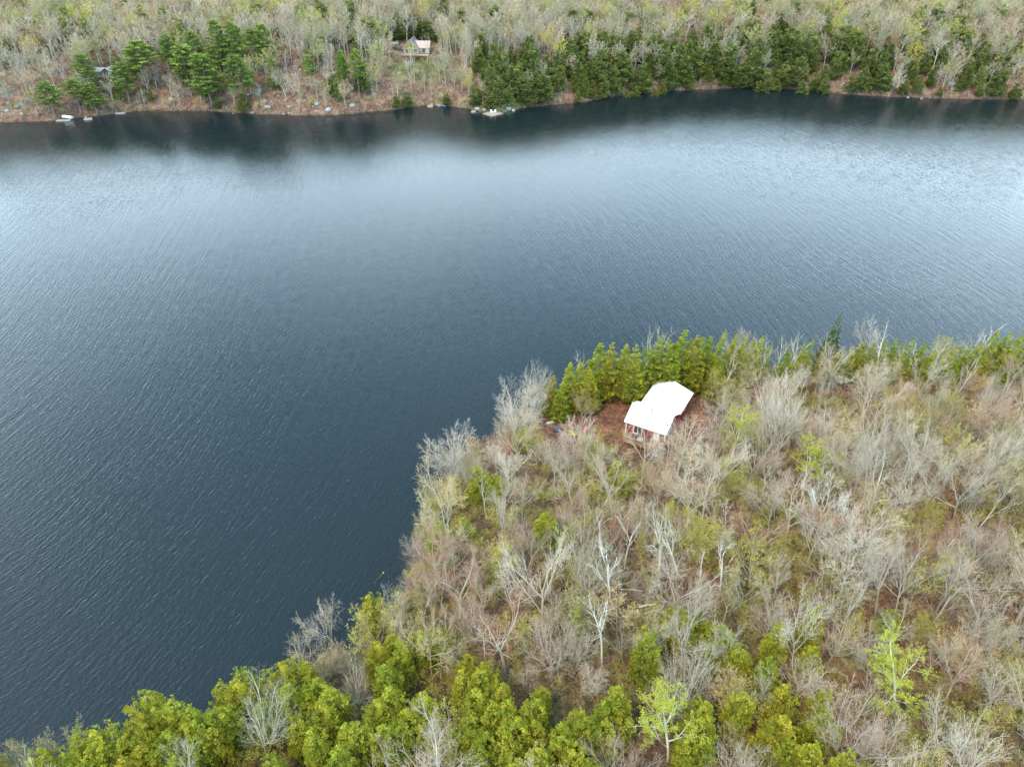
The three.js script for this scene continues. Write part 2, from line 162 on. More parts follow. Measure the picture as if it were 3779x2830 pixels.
function shoreSide(x, z) {                   // metres inland, negative in the lake
  const near = z > -210, d = toLine(x, z, near ? NEAR_LINE : FAR_LINE);
  return [within(x, z, near ? NEAR_LAND : FAR_LAND) ? d : -d, near];
}
function land(x, z) {
  let [d, near] = shoreSide(x, z);
  d += (fbm(x * 0.22, z * 0.22, 71, 2) - 0.5) * 1.6;
  if (d < 0) return -Math.min(14, -d * 0.32) + (fbm(x * 0.3, z * 0.3, 81, 2) - 0.5) * 0.12;
  if (near) {
    const h = 0.35 * Math.min(1, d / 1.5) + 3.6 * (1 - Math.exp(-d / 9)) + 0.03 * Math.min(d, 120) + (fbm(x * 0.12, z * 0.12, 11, 3) - 0.5) * Math.min(1, d / 6) * 1.3;
    const f = 1 - smooth(9, 17, Math.hypot(x - 25.5, z + 100));
    return mix(h, 4, f);
  }
  return 0.3 * Math.min(1, d) + 15.5 * (1 - Math.exp(-d / 18)) + 0.14 * Math.max(0, Math.min(d, 400) - 10) + (fbm(x * 0.06, z * 0.06, 13, 4) - 0.5) * 3 * smooth(0, 25, d);
}

// ---------------------------------------------------------------- ground and water
function dataMap(size, fn, srgb) {
  const data = new Uint8Array(size * size * 4);
  for (let j = 0; j < size; j++) for (let i = 0; i < size; i++) { const c = fn(i / size, j / size), k = (j * size + i) * 4; data[k] = c[0] * 255; data[k + 1] = c[1] * 255; data[k + 2] = c[2] * 255; data[k + 3] = 255; }
  const t = new THREE.DataTexture(data, size, size); t.wrapS = t.wrapT = THREE.RepeatWrapping; t.magFilter = THREE.LinearFilter; if (srgb) t.colorSpace = THREE.SRGBColorSpace; t.needsUpdate = true; return t;
}
const litterMap = dataMap(1024, (u, v) => {
  const a = fbm(u * 16, v * 16, 3, 4, 16), b = noise2(u * 512, v * 512, 9, 512), c = noise2(u * 300, v * 300, 19, 300), e = fbm(u * 48, v * 48, 43, 3, 48), f = 0.36 + 0.34 * a + 0.4 * (b - 0.5) + 0.3 * (c - 0.5) + 0.55 * (e - 0.5);
  const warm = noise2(u * 200, v * 200, 29, 200) - 0.5, p = Math.max(0.1, Math.min(1, f + 0.12));
  return [Math.min(1, p * (1 + 0.16 * warm)), p, Math.max(0, p * (1 - 0.22 * warm))];
}, true);
function ground() {
  const xs = [-3000, -1600, -800, -500], zs = [400, 200, 100, 40];
  for (let x = -330; x <= 350; x += Math.abs(x - 30) < 95 ? 1.6 : 3.2) xs.push(x);
  xs.push(500, 800, 1600, 3000);
  for (let z = 0; z > -135; z -= 1.6) zs.push(z);
  for (let z = -140; z > -296; z -= 12) zs.push(z);
  for (let z = -298; z > -500; z -= 2.6) zs.push(z);
  zs.push(-560, -700, -1000, -1600, -3000, -5000);
  const P = [], C = [], U = [], I = [], nx = xs.length;
  for (const z of zs) for (const x of xs) {
    const y = land(x, z), [d, near] = shoreSide(x, z); P.push(x, y, z); U.push(x / 24, z / 24);
    const n = fbm(x * 0.16, z * 0.16, 51, 4), m = fbm(x * 0.5, z * 0.5, 61, 3);
    let c = [0.29, 0.165, 0.10];
    const olive = smooth(0.48, 0.66, n) * 0.75; c = [mix(c[0], 0.22, olive), mix(c[1], 0.19, olive), mix(c[2], 0.08, olive)];
    if (near) {
      const cl = Math.max(1 - smooth(7, 15, Math.hypot((x - 24) * 0.8, z + 101)), 1 - smooth(3, 8, Math.hypot((x - 9) * 0.6, z + 97)), 1 - smooth(2, 5, Math.hypot(x + 1, z + 95)));
      c = [mix(c[0], 0.38, cl), mix(c[1], 0.17, cl), mix(c[2], 0.10, cl)];
    } else {
      const lawn = (1 - smooth(6, 13, Math.hypot((x + 44) * 0.6, z + 360))) * 0.8 + (1 - smooth(4, 11, Math.hypot((x + 6) * 0.5, z + 333)));
      const dry = smooth(0.4, 0.7, m) * 0.7; c = [mix(0.34, 0.42, dry), mix(0.20, 0.32, dry), mix(0.14, 0.21, dry)];
      const gr = Math.min(1, lawn); c = [mix(c[0], 0.24, gr), mix(c[1], 0.27, gr), mix(c[2], 0.09, gr)];
    }
    if (d < 0.4) { const w = smooth(0.4, -1.2, d); const bed = [0.18, 0.135, 0.085]; c = c.map((v, k) => mix(v, bed[k], w)); }
    C.push(...c.map((v) => v * (0.85 + 0.3 * m)));
  }
  for (let j = 0; j < zs.length - 1; j++) for (let i = 0; i < nx - 1; i++) { const a = j * nx + i; I.push(a, a + 1, a + nx, a + 1, a + nx + 1, a + nx); }
  const g = new THREE.BufferGeometry(); g.setAttribute('position', new THREE.Float32BufferAttribute(P, 3)); g.setAttribute('color', new THREE.Float32BufferAttribute(C, 3)); g.setAttribute('uv', new THREE.Float32BufferAttribute(U, 2)); g.setIndex(I); g.computeVertexNormals();
  const m = mesh('ground', g, new THREE.MeshStandardMaterial({ map: litterMap, vertexColors: true, roughness: 1, bumpMap: litterMap, bumpScale: 0.12 }), scene);
  tag(m, 'leaf-littered ground of the wooded point and far hillside', 'ground', null, 'structure');
}
ground();

function waveMap(size, metres, waves, seed) { // ripples that run along x, with periods that fit the tile
  const R = rng(seed), h = new Float32Array(size * size), tab = new Float32Array(size);
  for (let k = 0; k < size; k++) tab[k] = Math.sin(k / size * 2 * Math.PI);
  for (const [len, amp, spread, count] of waves) for (let n = 0; n < count; n++) {
    const l = len * (0.75 + 0.5 * R()), a = (R() + R() + R() - 1.5) * spread, kx = Math.round(metres / l * Math.cos(a)), ky = Math.round(metres / l * Math.sin(a)), ph = Math.floor(R() * size), am = amp * (0.5 + R());
    for (let j = 0; j < size; j++) { const o = j * ky + ph; for (let i = 0; i < size; i++) h[j * size + i] += am * tab[(((i * kx + o) % size) + size) % size]; }
  }
  let lo = 1e9, hi = -1e9; for (const v of h) { lo = Math.min(lo, v); hi = Math.max(hi, v); }
  const data = new Float32Array(size * size * 4);
  for (let k = 0; k < size * size; k++) { const v = (h[k] - lo) / (hi - lo); data[4 * k] = data[4 * k + 1] = data[4 * k + 2] = v; data[4 * k + 3] = 1; }
  const t = new THREE.DataTexture(data, size, size, THREE.RGBAFormat, THREE.FloatType); t.wrapS = t.wrapT = THREE.RepeatWrapping; t.magFilter = THREE.LinearFilter; t.needsUpdate = true;
  return [t, hi - lo];
}
function water() {
  const L = 61, [t, span] = waveMap(1024, L, [[4.2, 0.0018, 0.7, 6], [2.4, 0.0017, 0.6, 10], [1.2, 0.0017, 0.65, 18], [0.7, 0.0015, 0.75, 28], [0.42, 0.0009, 0.95, 20]], 77);
  t.repeat.set(1 / L, 1 / L);
  const P = [], U = [], I = [], x0 = -760, x1 = 760, z0 = 130, z1 = -470, nx = 380, nz = 150;
  for (let j = 0; j <= nz; j++) for (let i = 0; i <= nx; i++) { // the ripples wander, so that the pattern never repeats in step
    const x = mix(x0, x1, i / nx), z = mix(z0, z1, j / nz); P.push(x, 0, z);
    U.push(x + 9 * (fbm(x * 0.02, z * 0.02, 91, 2) - 0.5) + 0.22 * z + 16 * Math.log(Math.cosh((z + 100) / 45)), z * 0.97 + 9 * (fbm(x * 0.017 + 5, z * 0.017, 95, 2) - 0.5));
  }
  for (let j = 0; j < nz; j++) for (let i = 0; i < nx; i++) { const a = j * (nx + 1) + i, b = a + nx + 1; I.push(a, a + 1, b, a + 1, b + 1, b); }
  const g = new THREE.BufferGeometry(); g.setAttribute('position', new THREE.Float32BufferAttribute(P, 3)); g.setAttribute('uv', new THREE.Float32BufferAttribute(U, 2)); g.setIndex(I); g.computeVertexNormals();
  const m = new THREE.MeshPhysicalMaterial({ color: lin(0.22, 0.42, 0.56), roughness: 0.07, ior: 1.333, transmission: 0.968, thickness: 6, attenuationColor: lin(0.42, 0.36, 0.25), attenuationDistance: 0.9, bumpMap: t, bumpScale: span });
  tag(mesh('lake_water', g, m, scene), 'dark rippled lake between the two wooded shores', 'lake', null, 'structure');
}
water();

// ---------------------------------------------------------------- trees: one of each kind is grown, then copied
function growBare(seed, o) {                 // o: H fork limbs spread levels kids ratio twig leaf sink
  const R = rng(seed), T = new Build(), C = new Build(), tips = [];
  const bark = (lvl) => (k, m) => { const v = 0.78 + 0.4 * R(), g = R() < 0.3 ? 0.06 : 0; if (o.birch && R() < 0.16) return [0.3, 0.29, 0.27]; return [v * (1 - g), v, v * (1 - g * 1.6)]; };
  function grow(p, d, len, r, lvl, up) {
    const seg = lvl === 0 ? 7 : lvl === 1 ? 6 : lvl === 2 ? 4 : lvl === 3 ? 3 : 2, pts = [p.slice()], rad = [r], end = lvl === 0 ? 0.62 : 0.34, wob = (o.wobble ?? 0.16) * (lvl ? 1 : 0.35);
    let q = p.slice(), e = d.slice();
    for (let k = 1; k <= seg; k++) {
      const n = randDir(R); e = unit(e[0] + n[0] * wob, e[1] + n[1] * wob + up, e[2] + n[2] * wob);
      q = [q[0] + e[0] * len / seg, q[1] + e[1] * len / seg, q[2] + e[2] * len / seg]; pts.push(q); rad.push(r * mix(1, end, k / seg));
    }
    const B = lvl <= (o.solid ?? 2) ? T : C, sides = lvl === 0 ? 7 : lvl === 1 ? 5 : lvl === 2 ? 4 : 3;
    B.tube(pts, rad, sides, B === T ? bark(lvl) : ((v) => o.twigC ? [v * o.twigC[0], v * o.twigC[1], v * o.twigC[2]] : [v, v, v])(0.75 + 0.5 * R()));
    if (lvl >= o.levels) { tips.push([q, e, len]); return; }
    const n = Math.max(1, Math.round(o.kids[lvl] * (0.8 + 0.4 * R()))); let spin = R() * 6.28;
    for (let k = 0; k < n; k++) {
      const t = lvl === 0 ? mix(o.fork, 1, n > 1 ? k / (n - 1) : 1) : mix(0.22, 1, (k + 0.6 * R()) / n), f = t * seg, i = Math.min(seg - 1, Math.floor(f)), w = f - i, a = pts[i], b = pts[i + 1];
      const at = [mix(a[0], b[0], w), mix(a[1], b[1], w), mix(a[2], b[2], w)], dir = unit(b[0] - a[0], b[1] - a[1], b[2] - a[2]); spin += 2.4 + (R() - 0.5) * 0.9;
      const last = k === n - 1, ang = o.spread[lvl] * (0.65 + 0.7 * R()) * (last ? 0.5 : 1);
      const l2 = (lvl === 0 ? o.H * o.ratio[0] * mix(1, 0.85, k / n) : len * o.ratio[lvl] * mix(1.1, 0.7, t)) * (0.75 + 0.5 * R());
      const r2 = Math.max(o.twig, mix(rad[i], rad[i + 1], w) * (lvl === 0 ? 0.62 : 0.58) * (last ? 1.25 : 1));
      grow(at, bend(dir, ang, spin, R), l2, lvl + 1 >= 3 ? Math.min(r2, o.twig * (lvl + 1 === 3 ? 1.5 : 1)) : r2, lvl + 1, o.up[lvl + 1] ?? 0.05);
    }
  }
  const stems = o.stems ?? 1;
  for (let s = 0; s < stems; s++) {
    const a = s / stems * 6.28 + R(), tilt = stems > 1 ? (o.stemTilt ?? 0.25) * (0.4 + R()) : 0.03;
    grow([stems > 1 ? Math.cos(a) * 0.15 : 0, -0.3, stems > 1 ? Math.sin(a) * 0.15 : 0], unit(Math.cos(a) * tilt, 1, Math.sin(a) * tilt), o.H * o.trunk * (stems > 1 ? 0.8 + 0.4 * R() : 1), o.r, 0, 0.02);
  }
  if (o.leaf) for (const [q, e, len] of tips) for (let k = 0; k < o.leaf.n; k++) {
    if (R() > (o.leaf.chance ?? 1)) continue;
    const j = randDir(R), b = (o.leaf.back ?? 0.5) * len * R(), a = unit(e[0] + j[0], e[1] + j[1], e[2] + j[2]), s = unit(...cross(a, randDir(R))), z = o.leaf.s * (0.6 + 0.8 * R()), v = 0.7 + 0.6 * R(), c = o.leaf.c[Math.floor(R() * o.leaf.c.length)];
    C.leaf(q[0] - e[0] * b + j[0] * 0.06, q[1] - e[1] * b + j[1] * 0.06, q[2] - e[2] * b + j[2] * 0.06, ...a, ...s, z, z * 0.42, [c[0] * v, c[1] * v, c[2] * v]);
  }
  const [h1, w1] = T.size(), [h2, w2] = C.p.length ? C.size() : [0, 0];
  return { trunk: T.geo(), crown: C.p.length ? C.geo() : null, H: Math.max(h1, h2), W: Math.max(w2, w1) };
}

function growCedar(seed, o) {                // o: lobes [dx, dz, height, radius], n, len, c (two colours), tipped
  const R = rng(seed), T = new Build(), C = new Build(); let top = 0, wide = 0;
  for (const [dx, dz, h, rad] of o.lobes) {
    top = Math.max(top, h); wide = Math.max(wide, Math.hypot(dx, dz) + rad);
    const pts = [], rr = []; for (let k = 0; k <= 5; k++) { const t = k / 5; pts.push([dx * (0.3 + 0.7 * t), -0.3 + t * h * (o.tip > 0.3 ? 0.98 : 0.72), dz * (0.3 + 0.7 * t)]); rr.push(0.11 * (1 - t * 0.9)); }
    T.tube(pts, rr, 5, () => { const v = 0.7 + 0.5 * R(); return [v, v * 0.95, v * 0.9]; });
    const n = Math.round(o.n * h * rad / o.lobes.reduce((a, l) => a + l[2] * l[3], 0)), per = o.per ?? 34, cr = o.clump ?? 0.34;
    const spray = (x, y, z, ox, oy, oz, len, c) => {
      const j = randDir(R), a = unit(ox + j[0] * 0.7, oy + j[1] * 0.5, oz + j[2] * 0.7), s = unit(...cross(a, randDir(R)));
      for (let b = -1; b <= 1; b++) {
        const dir = unit(a[0] + s[0] * b * 0.62, a[1] + s[1] * b * 0.62, a[2] + s[2] * b * 0.62), l = len * (0.65 + 0.6 * R()) * (b ? 0.8 : 1), side = unit(s[0] - a[0] * b * 0.6, s[1] - a[1] * b * 0.6, s[2] - a[2] * b * 0.6);
        C.leaf(x, y, z, ...dir, ...side, l, l * 0.22, c);
      }
    };
    for (let k = 0; k < n;) {                  // bough ends: small feathery clumps on the outline, with gaps between
      const t = 1 - Math.pow(R(), 0.8) * (o.high ?? 1), th = R() * 6.28318, prof = Math.pow(Math.max(0, 1 - t), o.pow ?? 0.6) * Math.min(1, 0.5 + t * 3.2); k += 0.5; if (R() > prof * 1.0 + (o.tip ?? 0.12)) continue;
      const inner = R() < 0.28, r = rad * prof * (inner ? 0.3 + 0.4 * R() : 0.74 + 0.36 * R()), y = (o.bare ?? 0.04) * h + t * h * (1 - (o.bare ?? 0.04)), ox = Math.cos(th), oz = Math.sin(th);
      const gold = R() * R() * 0.9 + 0.1 * R(), tone = 0.78 + 0.44 * R(), size = cr * (0.6 + 0.8 * R()) * (o.tip > 0.3 ? 0.15 + 0.85 * prof : 0.55 + 0.45 * prof), m = Math.max(6, Math.round(per * (0.5 + R()) * (size / cr)));
      for (let q = 0; q < m; q++) {
        const j = randDir(R), e = Math.cbrt(R()) * size, v = tone * (0.78 + 0.44 * R()), g = Math.min(1, gold + 0.25 * R()), c = [0, 1, 2].map((w) => mix(o.c[0][w], o.c[1][w], g) * v);
        spray(dx * (0.3 + 0.7 * t) + ox * r + j[0] * e, y + j[1] * e * 0.9, dz * (0.3 + 0.7 * t) + oz * r + j[2] * e, ox * 0.6 + j[0] * 0.7, (o.droop ?? 0.55) + j[1] * 0.5, oz * 0.6 + j[2] * 0.7, o.len * (o.tip > 0.3 ? 0.45 + 0.55 * prof : 1), c);
      }
      k += m;
    }
  }
  return { trunk: T.geo(), crown: C.geo(), H: top, W: wide * 1.75 };
}

function growPine(seed, o) {                 // tiers of flat, upswept boughs on a tall trunk
  const R = rng(seed), T = new Build(), C = new Build(), H = o.H;
  const pts = [], rr = []; for (let k = 0; k <= 8; k++) { const t = k / 8; pts.push([(R() - 0.5) * 0.25, -0.5 + t * H, (R() - 0.5) * 0.25]); rr.push(0.32 * (1 - t * 0.9)); }
  T.tube(pts, rr, 6, () => { const v = 0.75 + 0.4 * R(); return [v, v * 0.93, v * 0.88]; });
  let y = H * o.from;
  while (y < H * 0.985) {
    const t = (y - H * o.from) / (H * (1 - o.from)), n = 4 + Math.floor(R() * 3); let th = R() * 6.28;
    for (let k = 0; k < n; k++) {
      th += 6.28 / n + (R() - 0.5) * 0.5; if (R() < o.gaps) continue;
      const len = o.W * 0.62 * Math.pow(1 - t, 0.75) * Math.min(1, 0.62 + t * 1.5) * (0.6 + 0.65 * R()) + 0.5, rise = 0.12 + 0.35 * t, ox = Math.cos(th), oz = Math.sin(th);
      T.tube([[0, y, 0], [ox * len * 0.5, y + len * rise * 0.3, oz * len * 0.5], [ox * len, y + len * rise, oz * len]], [0.07, 0.05, 0.02], 3, [0.8, 0.76, 0.72]);
      const m = Math.max(3, Math.round(len * o.tufts));
      for (let q = 0; q < m; q++) {
        const f = 0.3 + 0.72 * (q + R()) / m, sp = (1 - Math.abs(f - 0.6)) * len * 0.22, sx = (R() - 0.5) * 2 * sp, cx = ox * len * f - oz * sx, cz = oz * len * f + ox * sx, cy = y + len * rise * f + (R() - 0.3) * 0.3;
        const v = 0.7 + 0.6 * R(), gold = R() * R(), c = [0, 1, 2].map((w) => mix(o.c[0][w], o.c[1][w], gold) * v);
        for (let b = 0; b < 5; b++) { const j = randDir(R), a = unit(ox * 0.5 + j[0], 0.45 + j[1] * 0.5, oz * 0.5 + j[2]), s = unit(...cross(a, [j[1], 1, j[0]])); C.leaf(cx, cy, cz, ...a, ...s, o.len * (0.6 + 0.7 * R()), o.len * 0.2, c); }
      }
    }
    y += H * 0.045 * (0.7 + 0.6 * R()) * (1 - 0.4 * t) + 0.25;
  }
  return { trunk: T.geo(), crown: C.geo(), H, W: o.W };
}

const CEDAR_C = [[0.185, 0.240, 0.016], [0.530, 0.500, 0.055]], HEM_C = [[0.090, 0.130, 0.028], [0.25, 0.27, 0.058]], PINE_C = [[0.155, 0.235, 0.045], [0.36, 0.42, 0.085]];
const kinds = {};
const near3 = { levels: 4, trunk: 0.5, kids: [6, 7, 6.5, 5], ratio: [0.52, 0.46, 0.5, 0.55], up: [0, 0.075, 0.07, 0.05, 0.04], twig: 0.0105 };
kinds.maple = [1, 2, 3, 4, 5, 6].map((s) => growBare(100 + s, { ...near3, H: 12, fork: 0.5 + 0.06 * s % 0.2, r: 0.17, spread: [0.62 + 0.05 * (s % 3), 0.62, 0.65, 0.7] }));
kinds.oak = [1, 2].map((s) => growBare(140 + s, { ...near3, H: 11, trunk: 0.42, fork: 0.5, r: 0.15, kids: [7, 6, 7, 5.5], ratio: [0.55, 0.5, 0.5, 0.5], spread: [0.95, 0.7, 0.75, 0.8], up: [0, 0.06, 0.05, 0.04, 0.03], wobble: 0.26, twig: 0.016 }));
kinds.fan = [1, 2].map((s) => growBare(160 + s, { ...near3, H: 11, trunk: 0.3, stems: 3, stemTilt: 0.4, fork: 0.35, r: 0.13, kids: [5, 6, 6, 4.5], ratio: [0.5, 0.5, 0.5, 0.5], spread: [0.5, 0.55, 0.6, 0.65] }));
kinds.birch = [1, 2, 3, 4].map((s) => growBare(200 + s, { ...near3, birch: true, twigC: [0.40, 0.345, 0.29], H: 12, trunk: 0.62, fork: 0.55, r: 0.21, kids: [4, 5, 5, 4], ratio: [0.42, 0.5, 0.45, 0.5], spread: [0.55, 0.7, 0.7, 0.8], wobble: 0.24, twig: 0.010, leaf: { n: 2, s: 0.10, back: 1, chance: 0.55, c: [[0.34, 0.36, 0.10], [0.28, 0.27, 0.09]] } }));
kinds.snag = [1, 2, 3].map((s) => growBare(230 + s, { levels: 3, birch: true, H: 10, trunk: 0.62, fork: 0.45, r: 0.15, kids: [5, 4, 3], ratio: [0.36, 0.5, 0.5], spread: [0.75, 0.75, 0.8], up: [0, 0.05, 0.05, 0.04], wobble: 0.34, twig: 0.014, solid: 3 }));
kinds.poplar = [1, 2].map((s) => growBare(250 + s, { ...near3, birch: true, twigC: [0.36, 0.36, 0.16], H: 12, trunk: 0.6, fork: 0.35, r: 0.14, kids: [7, 6, 5, 4.5], ratio: [0.36, 0.48, 0.5, 0.5], spread: [0.6, 0.65, 0.7, 0.8], twig: 0.010, leaf: { n: 13, s: 0.092, back: 1.6, chance: 0.85, c: [[0.42, 0.45, 0.035], [0.34, 0.38, 0.028], [0.48, 0.49, 0.07]] } }));
kinds.budding = [1, 2, 3].map((s) => growBare(270 + s, { ...near3, H: 9, trunk: 0.4, fork: 0.3, r: 0.10, stems: s === 3 ? 3 : 1, kids: [6, 6, 5, 4], ratio: [0.5, 0.5, 0.5, 0.5], spread: [0.6, 0.65, 0.7, 0.8], twig: 0.011, leaf: { n: 3, s: 0.115, back: 1, chance: 0.8, c: [[1, 1, 1], [0.85, 0.9, 0.8], [1.1, 1, 0.8]] } }));
kinds.sapling = [1, 2].map((s) => growBare(300 + s, { levels: 3, H: 5, trunk: 0.5, fork: 0.25, r: 0.035, stems: 2, stemTilt: 0.3, kids: [5, 5, 4], ratio: [0.45, 0.5, 0.5], spread: [0.6, 0.7, 0.8], up: [0, 0.06, 0.05, 0.04], twig: 0.011, solid: 1, leaf: { n: 3, s: 0.12, back: 1, chance: 0.7, c: [[1, 1, 1], [0.8, 0.85, 0.8]] } }));
kinds.cedar = [
  growCedar(401, { lobes: [[0, 0, 12, 2.1]], n: 6800, len: 0.22, clump: 0.25, per: 22, pow: 0.85, tip: 0.28, c: CEDAR_C }),
  growCedar(402, { lobes: [[0, 0, 12, 1.7], [0.9, 0.3, 9.5, 1.3]], n: 7000, len: 0.22, clump: 0.25, per: 22, pow: 0.85, tip: 0.28, c: CEDAR_C }),
  growCedar(403, { lobes: [[-0.5, 0.2, 12, 1.7], [0.8, -0.4, 11, 1.5], [0.1, 0.9, 9, 1.3]], n: 7400, len: 0.22, clump: 0.25, per: 22, pow: 0.85, tip: 0.28, c: CEDAR_C })];
kinds.bushcedar = [
  growCedar(411, { lobes: [[0, 0, 9, 1.7], [0.9, 0.5, 8, 1.2], [-0.9, 0.3, 7.6, 1.2], [0.1, -0.9, 7.4, 1.1]], n: 6600, len: 0.19, clump: 0.27, per: 26, c: CEDAR_C, pow: 0.5, lump: 1.0 }),
  growCedar(412, { lobes: [[0, 0, 9, 1.5], [0.8, -0.6, 7.8, 1.2], [-0.7, -0.6, 8.1, 1.1], [-0.2, 0.9, 7.2, 1.2], [0.9, 0.7, 6.6, 1]], n: 6900, len: 0.19, clump: 0.27, per: 26, c: CEDAR_C, pow: 0.45, lump: 1.1 }),
  growCedar(413, { lobes: [[0.2, 0, 9, 1.8], [-0.8, 0.6, 7.9, 1.2]], n: 6500, len: 0.19, clump: 0.27, per: 26, c: CEDAR_C, pow: 0.55 })];
kinds.spruce = [growCedar(421, { lobes: [[0, 0, 14, 3.0]], n: 12500, len: 0.30, c: [[0.040, 0.095, 0.018], [0.13, 0.19, 0.035]], pow: 0.95, droop: 0.1, clump: 0.26, tip: 0.4 })];
kinds.farpine = [1, 2, 3].map((s) => growPine(500 + s, { H: 20, W: 8.5, from: 0.16 + 0.1 * s, gaps: 0.06 + 0.05 * s, tufts: 5.0, len: 0.85, c: PINE_C }));
kinds.hemlock = [1, 2, 3].map((s) => growCedar(520 + s, { lobes: s === 3 ? [[0, 0, 15, 3], [1.6, 0.6, 12.5, 2.4]] : [[0, 0, 15, 3.1]], n: 2000, len: 0.7, clump: 0.75, per: 22, c: HEM_C, pow: 0.62, droop: 0.2 }));
kinds.farcedar = [1, 2].map((s) => growCedar(540 + s, { lobes: [[0, 0, 10, 2.2]], n: 1300, len: 0.5, clump: 0.5, per: 20, c: [[0.08, 0.13, 0.016], [0.24, 0.26, 0.04]], pow: 0.7 }));
const far3 = { levels: 4, H: 17, trunk: 0.6, fork: 0.5, r: 0.19, kids: [7, 5, 4, 3], ratio: [0.36, 0.5, 0.5, 0.55], spread: [0.6, 0.65, 0.7, 0.75], up: [0, 0.08, 0.06, 0.05, 0.04], twig: 0.030 };
kinds.farbare = [1, 2, 3].map((s) => growBare(600 + s, { ...far3 }));
kinds.farthin = [1, 2].map((s) => growBare(620 + s, { ...far3, levels: 3, r: 0.14, kids: [6, 5, 4], ratio: [0.3, 0.5, 0.5] }));
kinds.farleaf = [1, 2].map((s) => growBare(640 + s, { ...far3, leaf: { n: 5, s: 0.22, back: 1.3, chance: 0.8, c: [[1, 1, 1], [0.85, 0.9, 0.8], [1.1, 1.05, 0.85]] } }));
console.log('grown', Object.entries(kinds).map(([k, l]) => `${k}:${l.map((p) => Math.round((p.trunk.index.count + (p.crown?.index.count ?? 0)) / 3000)).join('/')}k h${l[0].H.toFixed(1)} w${l[0].W.toFixed(1)}`).join('  '));

const vmat = (r, g, b, more = {}) => new THREE.MeshStandardMaterial({ color: lin(r, g, b), vertexColors: true, roughness: 0.95, ...more });
const BARK = { grey: vmat(0.36, 0.335, 0.29), pale: vmat(0.43, 0.395, 0.335), tan: vmat(0.47, 0.40, 0.30), white: vmat(0.66, 0.64, 0.59), brown: vmat(0.24, 0.19, 0.15), dark: vmat(0.20, 0.17, 0.145) };
const TWIG = { grey: vmat(0.43, 0.37, 0.285), pink: vmat(0.45, 0.345, 0.26), tan: vmat(0.49, 0.385, 0.235), pale: vmat(0.58, 0.515, 0.41), russet: vmat(0.38, 0.20, 0.135), olive: vmat(0.35, 0.325, 0.07), yellow: vmat(0.44, 0.40, 0.07), orange: vmat(0.52, 0.32, 0.09), greyolive: vmat(0.33, 0.30, 0.14), white: vmat(0.70, 0.68, 0.62), lime: vmat(0.37, 0.375, 0.12), sage: vmat(0.33, 0.315, 0.21) };
const leafy = (r, g, b) => new THREE.MeshPhysicalMaterial({ color: lin(r, g, b), vertexColors: true, roughness: 1, transmission: 0.35, thickness: 0, specularIntensity: 0.3, side: THREE.DoubleSide });
const LEAF = leafy(1, 1, 1), LEAF2 = leafy(0.82, 0.9, 0.9), LEAF3 = leafy(1.0, 0.9, 0.85);

function prototype(p, bark, crown) { const g = new THREE.Group(); mesh('trunk', p.trunk, bark, g); if (p.crown) mesh('crown', p.crown, crown, g); return g; }
const protos = new Map();
function plant(kind, n, bark, crown, name, label, category, group, x, z, h, w, lean = 0, turn = 0) {
  const list = kinds[kind], p = list[n % list.length], key = `${kind}|${n % list.length}|${bark.id}|${crown.id}`;
  if (!protos.has(key)) protos.set(key, prototype(p, bark, crown));
  const t = protos.get(key).clone(); t.name = numbered(name); t.userData = {}; tag(t, label, category, sharing.has(label) ? `${category}s ${sharing.get(label)}` : group);
  t.position.set(x, land(x, z) - 0.05, z); const sy = h / p.H, sx = w ? Math.max(0.55 * sy, Math.min(1.7 * sy, w / p.W)) : sy; t.scale.set(sx, sy, sx);
  t.rotation.set(0, turn, -Math.atan2(lean, h), 'ZYX'); scene.add(t); return t;
}
const spots = [];                            // what already stands: x, z, clear radius
const free = (x, z, r) => spots.every(([a, b, c]) => (a - x) ** 2 + (b - z) ** 2 > (r + c) ** 2);

const NEAR_MARKS = [[26, -99, 'the red cottage'], [12, -95, 'the coloured garden chairs'], [-8, -68, 'the large tree leaning over the lake'], [-10, -91, 'the round-crowned grey lakeside tree'], [43, -70, 'the bright white spreading tree'], [43, -44, 'the lime poplar with crooked trunk'], [60, -114, 'the dark pointed spruce'], [49, -57, 'the heavy forked grey tree'], [4, -55, 'the very tall cream-coloured tree'], [-9.6, -50, 'the spreading tan tree'], [20, -63, 'the birch in yellow-green haze'], [17, -39, 'the pale lime white-limbed tree'], [69, -87, 'the fallen white birch log'], [-27, -41, 'the many-limbed white tree'], [47, -37, 'the cream white many-limbed tree'], [39, -102, 'the large grey-green shrub'], [85, -107, 'the orange-gold budding tree'], [-49, -40, 'the sage green willows'], [36, -88, 'the lime poplar by the cottage'], [33, -45, 'the small orange-budded tree'], [74, -108, 'the smaller white-blossomed shrub'], [96, -116, 'the outermost shore birches']];
const FAR_MARKS = [[-184, -342, 'the grey cabin'], [-192, -314, 'the white covered boat'], [-130, -333, 'the pine stand'], [-109, -330, 'the large whitish boulder'], [-46, -369, 'the beige chalet'], [-37, -338, 'the wooden gangway'], [-8, -325, 'the large square dock'], [-4, -349, 'the tall white far birch'], [110, -375, 'the white dead waterside tree'], [180, -357, 'the pale tree leaning over far water'], [-87, -333, 'the rocky far slope'], [-164, -331, 'the grey dead conifer']];
function markOf(x, z) { const L = z > -210 ? NEAR_MARKS : FAR_MARKS; let b = null, d = 1e9; for (const m of L) { const e = Math.hypot(m[0] - x, m[1] - z); if (e < d) { d = e; b = m; } } return [b[2], d]; }
const sharing = new Map();
function located(look, x, z) { const [m, d] = markOf(x, z), r = d < 7 ? 'close beside' : d < 18 ? 'near' : d < 45 ? 'beyond' : 'far beyond', l = `${look} ${r} ${m}`; sharing.set(l, `${r} ${m}`); return l; }
const tall = (h, a, b) => h > b ? 'tall' : h < a ? 'low' : 'middling';

